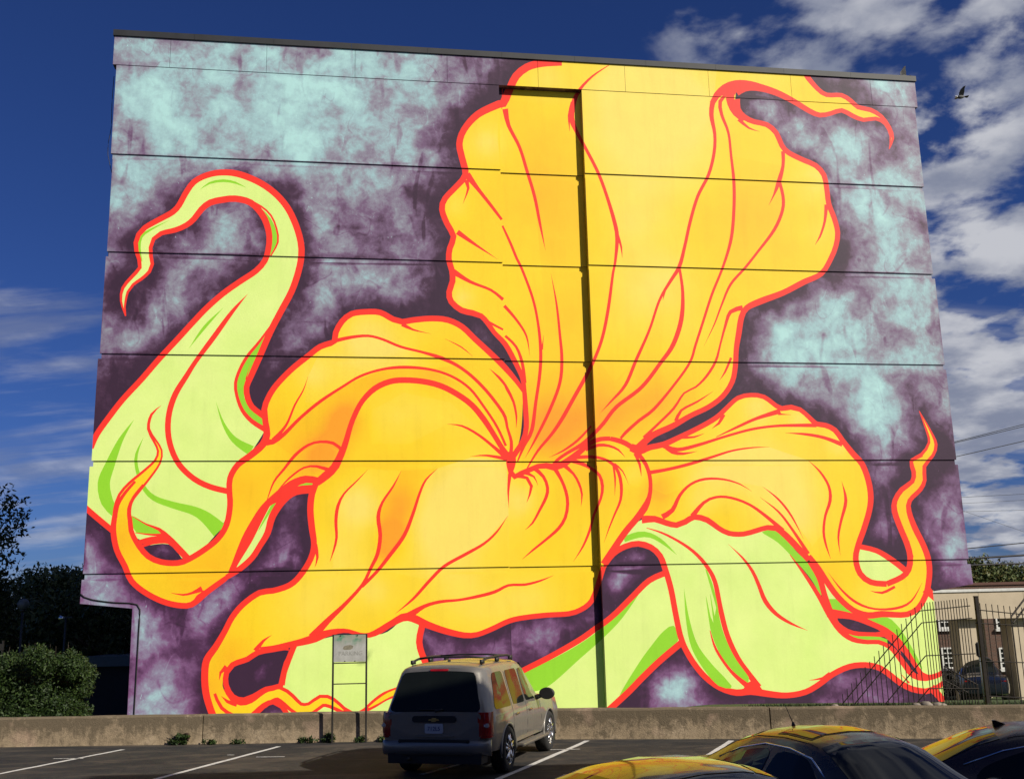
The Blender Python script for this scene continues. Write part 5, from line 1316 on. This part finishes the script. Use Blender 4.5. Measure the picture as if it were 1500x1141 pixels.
# ================================================================== CANOPY AND BRICK BUILDING (right)
m, t, p = new_mat('beige_render')
t.links.new(ramp(t, noise_fac(t, 0.9, 6), [(0.3, (0.46, 0.385, 0.28)), (0.7, (0.56, 0.47, 0.345))]), p.inputs['Base Color']); p.inputs['Roughness'].default_value = 0.9
bump(t, p, noise_fac(t, 12, 4), .3, .01)
WHITE = simple('white_window_paint', (0.60, 0.60, 0.58), 0.6)
YC = 50.0
cp = thing('canopy', 'flat beige concrete canopy on wide piers beside the mural building', 'canopy')
c0 = at_y(1366, 868, YC); cz1 = c0.z; cz0 = at_y(1400, 907, YC).z
def cbox(name, x0, x1, y0, y1, z0, z1, mat, parent):
    bm = bmesh.new(); box(bm, ((x0+x1)/2, (y0+y1)/2, (z0+z1)/2), (x1-x0, y1-y0, z1-z0)); return from_bm(name, bm, mat, parent)
xl = at_y(1352, 868, YC).x
edges = [xl, at_y(1434, 880, YC).x, at_y(1500, 880, YC).x, at_y(1570, 880, YC).x, at_y(1640, 880, YC).x]
for a, b in zip(edges, edges[1:]): cbox('fascia_panel', a+.008, b-.008, YC, YC+.25, cz0, cz1, MATS['beige_render'], cp)
cbox('roof_slab', xl, edges[-1], YC+.26, YC+7, cz0+.5, cz1-.04, MATS['beige_render'], cp)
cbox('white_edge', xl-.04, edges[-1], YC-.06, YC+7.05, cz1+.004, cz1+.13, WHITE, cp)
for (pa, pb) in ((1406, 1432), (1484, 1513), (1572, 1600)):
    x0, x1 = at_y(pa, 940, YC+.4).x, at_y(pb, 940, YC+.4).x
    cbox('pier', x0, x1, YC+.4, YC+1.5, ground_z(x0, YC+.4)-.4, cz0+.5, MATS['beige_render'], cp)
    cbox('pier', x0, x1, YC+5.4, YC+6.4, ground_z(x0, YC+5.4)-.4, cz0+.5, MATS['beige_render'], cp)
# stair rail in the canopy's shade
sr = thing('stair_rail', 'thin dark stair handrail descending in front of the canopy pier', 'railing')
for a, b in (((1383,975),(1432,1003)), ((1383,996),(1418,1014))):
    bm = bmesh.new(); tube(bm, [at_y(*a, 48.5), at_y(*b, 48.5)], .035, 6); from_bm('rail', bm, IRON, sr)
for a in ((1383,975), (1408,989), (1432,1003)):
    q = at_y(*a, 48.5); bm = bmesh.new(); tube(bm, [q, (q.x, q.y, ground_z(q.x, q.y)-.1)], .025, 6); from_bm('upright', bm, IRON, sr)
# brick block
m, t, p = new_mat('brown_brick')
br = N(t, 'ShaderNodeTexBrick'); br.inputs['Scale'].default_value = 1.0
br.inputs['Brick Width'].default_value = .22; br.inputs['Row Height'].default_value = .075; br.inputs['Mortar Size'].default_value = .008
br.inputs['Color1'].default_value = (0.115, 0.050, 0.032, 1); br.inputs['Color2'].default_value = (0.075, 0.036, 0.026, 1); br.inputs['Mortar'].default_value = (0.15, 0.125, 0.10, 1)
mp = N(t, 'ShaderNodeMapping'); mp.inputs['Rotation'].default_value = (R(90), 0, 0); t.links.new(N(t, 'ShaderNodeNewGeometry').outputs['Position'], mp.inputs[0]); t.links.new(mp.outputs[0], br.inputs[0])
t.links.new(br.outputs[0], p.inputs['Base Color']); p.inputs['Roughness'].default_value = .9
YB = 62.0
bb = thing('brick_building', 'two-storey dark brown brick building with white sash windows behind the canopy', 'building')
bx0, bx1 = at_y(1340, 900, YB).x, at_y(1660, 900, YB).x; bz1 = at_y(1440, 857, YB).z
cbox('wall', bx0, bx1, YB, YB+9, -4.5, bz1, MATS['brown_brick'], bb)
cbox('coping', bx0-.1, bx1, YB-.08, YB+9.1, bz1+.003, bz1+.16, simple('brown_coping', (0.10, 0.045, 0.032), .8), bb)
def window(parent, xc, z0, z1, w, Y, nx=3, nz_=4):
    f_ = bpy.data.objects.new('window', None); COL.objects.link(f_); f_.parent = parent; f_.location = (xc, Y, z0)
    h = z1-z0
    bm = bmesh.new(); box(bm, (0, -.02, h/2), (w, .02, h)); from_bm('pane', bm, GLASS, f_)
    bm = bmesh.new()
    for i in range(nx+1): box(bm, (-w/2+w*i/nx, -.05, h/2), (.09 if i in (0, nx) else .05, .05, h+.08))
    for j in range(nz_+1): box(bm, (0, -.053, h*j/nz_), (w, .05, .09 if j in (0, nz_) else .05))
    from_bm('frame', bm, WHITE, f_)
    bm = bmesh.new(); box(bm, (0, -.09, -.12), (w+.25, .18, .14)); from_bm('sill', bm, WHITE, f_)
for px in (1388, 1431, 1473, 1516, 1560):
    xc = at_y(px, 960, YB).x
    window(bb, xc, at_y(px, 978, YB).z, at_y(px, 949, YB).z, .62 if px < 1400 else .66, YB, 2, 4)
    window(bb, xc, at_y(px, 919, YB).z, at_y(px, 894, YB).z, .62, YB, 2, 3)
# pole with a small box behind the fence
mp_ = thing('meter_post', 'pale steel post carrying a small dark box beyond the iron fence', 'post')
q = at_y(1444, 1019, 40); zt_ = at_y(1441, 962, 40).z; bm = bmesh.new(); tube(bm, [(q.x-.05, 40, ground_z(q.x, 40)-.1), (q.x-.05, 40, zt_)], .05, 8)
from_bm('post', bm, simple('galvanised_steel', (0.30, 0.34, 0.36), .5, .6), mp_, True)
bm = bmesh.new(); box(bm, (q.x-.05, 40, zt_+.27), (.22, .16, .54)); bevel_all(bm, .04); from_bm('box', bm, TRIM, mp_)

# ================================================================== LEFT SIDE SMALL THINGS
lampm = simple('grey_lamp_metal', (0.05, 0.055, 0.06), .5, .3)
gl_ = thing('street_lamp', 'street lamp with a round globe in front of the dark trees', 'lamp', gb(33, 48))
q = at_y(33, 885, 48); gz_ = ground_z(q.x, 48); h = q.z-gz_
bm = bmesh.new(); tube(bm, [(0, 0, -.1), (0, 0, .5), (0, 0, .55), (0, 0, h-.25)], [.11, .10, .06, .05], 10); from_bm('post', bm, lampm, gl_, True)
bm = bmesh.new(); bmesh.ops.create_uvsphere(bm, u_segments=20, v_segments=14, radius=.26, matrix=Matrix.Translation((0, 0, h))); from_bm('globe', bm, simple('frosted_globe', (0.12, 0.13, 0.14), .45), gl_, True)
bm = bmesh.new(); tube(bm, [(0, 0, h-.33), (0, 0, h-.24)], [.07, .14], 12); from_bm('collar', bm, lampm, gl_, True)
l2 = thing('street_lamp', 'thin street lamp with a small flat head near the overhanging wall', 'lamp', gb(97, 46))
q = at_y(99, 905, 46); h = q.z-ground_z(q.x, 46)
bm = bmesh.new(); tube(bm, [(0, 0, -.1), (0, 0, h)], [.07, .045], 8); from_bm('post', bm, lampm, l2, True)
bm = bmesh.new(); box(bm, (.14, 0, h+.03), (.34, .16, .06)); bevel_all(bm, .02); from_bm('head', bm, lampm, l2)
bm = bmesh.new(); tube(bm, [(-.28, 0, h+.02), (-.04, 0, h-.02)], [.10, .05], 10); from_bm('reflector', bm, CHROME, l2, True)
gd = thing('garage', 'low dark garage with a grey metal roof edge under the overhanging wall', 'garage')
x0, x1 = at_y(119, 965, 56).x, at_y(215, 965, 56).x; z1 = at_y(150, 961, 56).z; z0 = at_y(150, 976, 56).z
cbox('roof_edge', x0, x1, 56, 62, z0, z1, simple('blue_grey_metal', (0.10, 0.13, 0.16), .5, .2), gd)
cbox('wall', x0+.15, x1, 56.3, 61.8, -3.6, z0-.004, simple('dark_garage_wall', (0.03, 0.03, 0.032), .9), gd)
ps = thing('wooden_post', 'short pale wooden post with a sign board beside the bush', 'post', gb(8, 44))
q = at_y(9, 938, 44); h = q.z-ground_z(q.x, 44); wood = simple('pale_wood', (0.45, 0.30, 0.17), .8)
bm = bmesh.new(); tube(bm, [(0, 0, -.1), (0, 0, h)], .05, 8); from_bm('post', bm, wood, ps)
bm = bmesh.new(); box(bm, (-.06, -.06, h-.25), (.26, .03, .26)); from_bm('board', bm, wood, ps)
ut = thing('utility_pole', 'distant wooden pole seen between the garage roof and the mural wall', 'pole', gb(183, 90))
q = at_y(183, 930, 90); h = q.z-ground_z(q.x, 90)
bm = bmesh.new(); tube(bm, [(0, 0, -.2), (0, 0, h)], [.13, .10], 8); from_bm('shaft', bm, wood, ut)
bm = bmesh.new(); box(bm, (0, 0, h-.3), (1.3, .1, .1)); from_bm('cross_arm', bm, wood, ut)

# ================================================================== OVERHEAD WIRES
def wire(label, a, b, Y, r, sag=.3):
    A, B_ = at_y(*a, Y), at_y(*b, Y)
    d = (B_-A); A2 = A-d*.6; B2 = B_+d*.8
    bm = bmesh.new(); pts = []
    for i in range(25):
        s = i/24; q = A2.lerp(B2, s); q.z -= sag*math.sin(math.pi*s)*0+0.0; pts.append(q)
    tube(bm, pts, r, 5); o = from_bm('overhead_wire', bm, blk, None, True); tag(o, label, 'wire', 'overhead wires right of the mural building')
wire('thin overhead wire, upper one of the highest close pair', (1399,647), (1500,621.5), 66, .022)
wire('thin overhead wire, lower one of the highest close pair', (1399,648.5), (1500,624.5), 66, .022)
wire('single thin overhead wire just below the highest pair', (1402,668.5), (1500,646), 66, .024)
wire('faint high overhead wire, top one of three faint level wires', (1405,728.5), (1500,723.5), 120, .022)
wire('faint overhead wire, middle one of three faint level wires', (1405,737.5), (1500,732.5), 120, .018)
wire('faint overhead wire, lowest of three faint level wires', (1405,749.5), (1500,747), 120, .020)
wire('faint wire slanting down below the level wires', (1418,750.5), (1495,777), 120, .018)
wire('thin overhead wire above the two thick cables', (1415,803.5), (1500,795), 66, .032)
wire('thick black overhead cable above the trees', (1418,818), (1500,813), 66, .062)
wire('thick black overhead cable touching the tree tops', (1424,827.5), (1500,825), 66, .050)

# ================================================================== PIGEONS
PGREY = simple('pigeon_grey', (0.10, 0.10, 0.10), .8, 0, .35, 20); PWHITE = simple('pigeon_white', (0.75, 0.75, 0.73), .8); PBLK = simple('pigeon_black', (0.012, 0.012, 0.014), .8)
def pigeon(label, loc, rot, wing_up, sc=1.0):
    t_ = thing('pigeon', label, 'bird', loc, 0, 'pigeons'); t_.rotation_euler = rot; t_.scale = (sc,)*3
    def lathe(name, prof, mat, n=12):
        bm = bmesh.new(); tube(bm, [(x, 0, z) for x, z, r_ in prof], [r_ for x, z, r_ in prof], n); return from_bm(name, bm, mat, t_, True)
    lathe('body', [(-.12, 0, .012), (-.08, 0, .038), (-.01, 0, .055), (.05, .0, .050), (.09, .01, .030)], PGREY)
    lathe('head', [(.075, .008, .030), (.11, .02, .028), (.14, .025, .024), (.155, .022, .010), (.175, .018, .003)], PWHITE)
    bm = bmesh.new(); prism(bm, [(-.10, -.018, 0), (-.10, .018, 0), (-.22, .055, -.005), (-.235, 0, -.008), (-.22, -.055, -.005)], (0, 0, -.004), (0, 0, .005)); from_bm('tail', bm, PBLK, t_)
    for s_ in (-1, 1):
        bm = bmesh.new()
        outl = [(.055, 0), (.075, .09), (.06, .17), (.0, .26), (-.06, .29), (-.055, .20), (-.075, .12), (-.08, .0)]
        ca, sa = math.cos(wing_up), math.sin(wing_up)
        prism(bm, [(x, s_*(.03+y*ca), .02+y*sa) for x, y in outl], (0, 0, -.004), (0, 0, .004)); from_bm('wing', bm, PGREY, t_)
    return t_
pigeon('pigeon with a white head gliding past the upper right corner of the wall', at_y(1407, 142.5, 24), (R(12), R(6), R(186)), R(28), .9)
q = Vector(W(*toline(1326, 118), -.1)); pigeon('pigeon on the roof edge with a wing raised', (q.x, q.y, VTOP+.24+.055), (0, R(0), R(178)), R(72), 1.35)

# ================================================================== BRICK BLOCK ON THE NEAR SIDE (casts the shade over the front of the car park)
nb = thing('brick_block', 'three-storey brick block beside the near end of the car park', 'building')
NX0, NX1, NY0, NY1, NH = 7.3, 27.0, -16.0, 7.7, 11.95
cbox('wall', NX0, NX1, NY0, NY1, -.3, NH, MATS['brown_brick'], nb)
cbox('parapet', NX0-.08, NX1+.08, NY0-.08, NY1+.08, NH+.003, NH+.25, MATS['plain_concrete'], nb)
for k in range(3):
    for j in range(5):
        z = 1.0+3.1*k; y = -13+4.2*j
        w_ = window(nb, NX0-.02, z, z+1.7, 1.2, y, 2, 3); w_ = nb.children[-1] if False else None
for o in [o for o in nb.children if o.name.startswith('window')]:
    o.rotation_euler = (0, 0, R(-90))

# unseen terrace added behind the camera to block sky light from the car rears
sb = thing('added_brick_terrace', 'unseen long brick terrace added behind the car park to block sky light', 'building')
cbox('wall', -46, 6.5, -40, -27, -.3, 13, MATS['brown_brick'], sb)
cbox('parapet', -46.08, 6.58, -40.08, -26.92, 13.003, 13.3, MATS['plain_concrete'], sb)
for k in range(4):
    for j in range(11):
        window(sb, -44+4.6*j, 1.0+3.1*k, 2.8+3.1*k, 1.3, -26.98, 2, 3)
for o in [o for o in sb.children if o.name.startswith('window')]: o.rotation_euler = (0, 0, R(180))
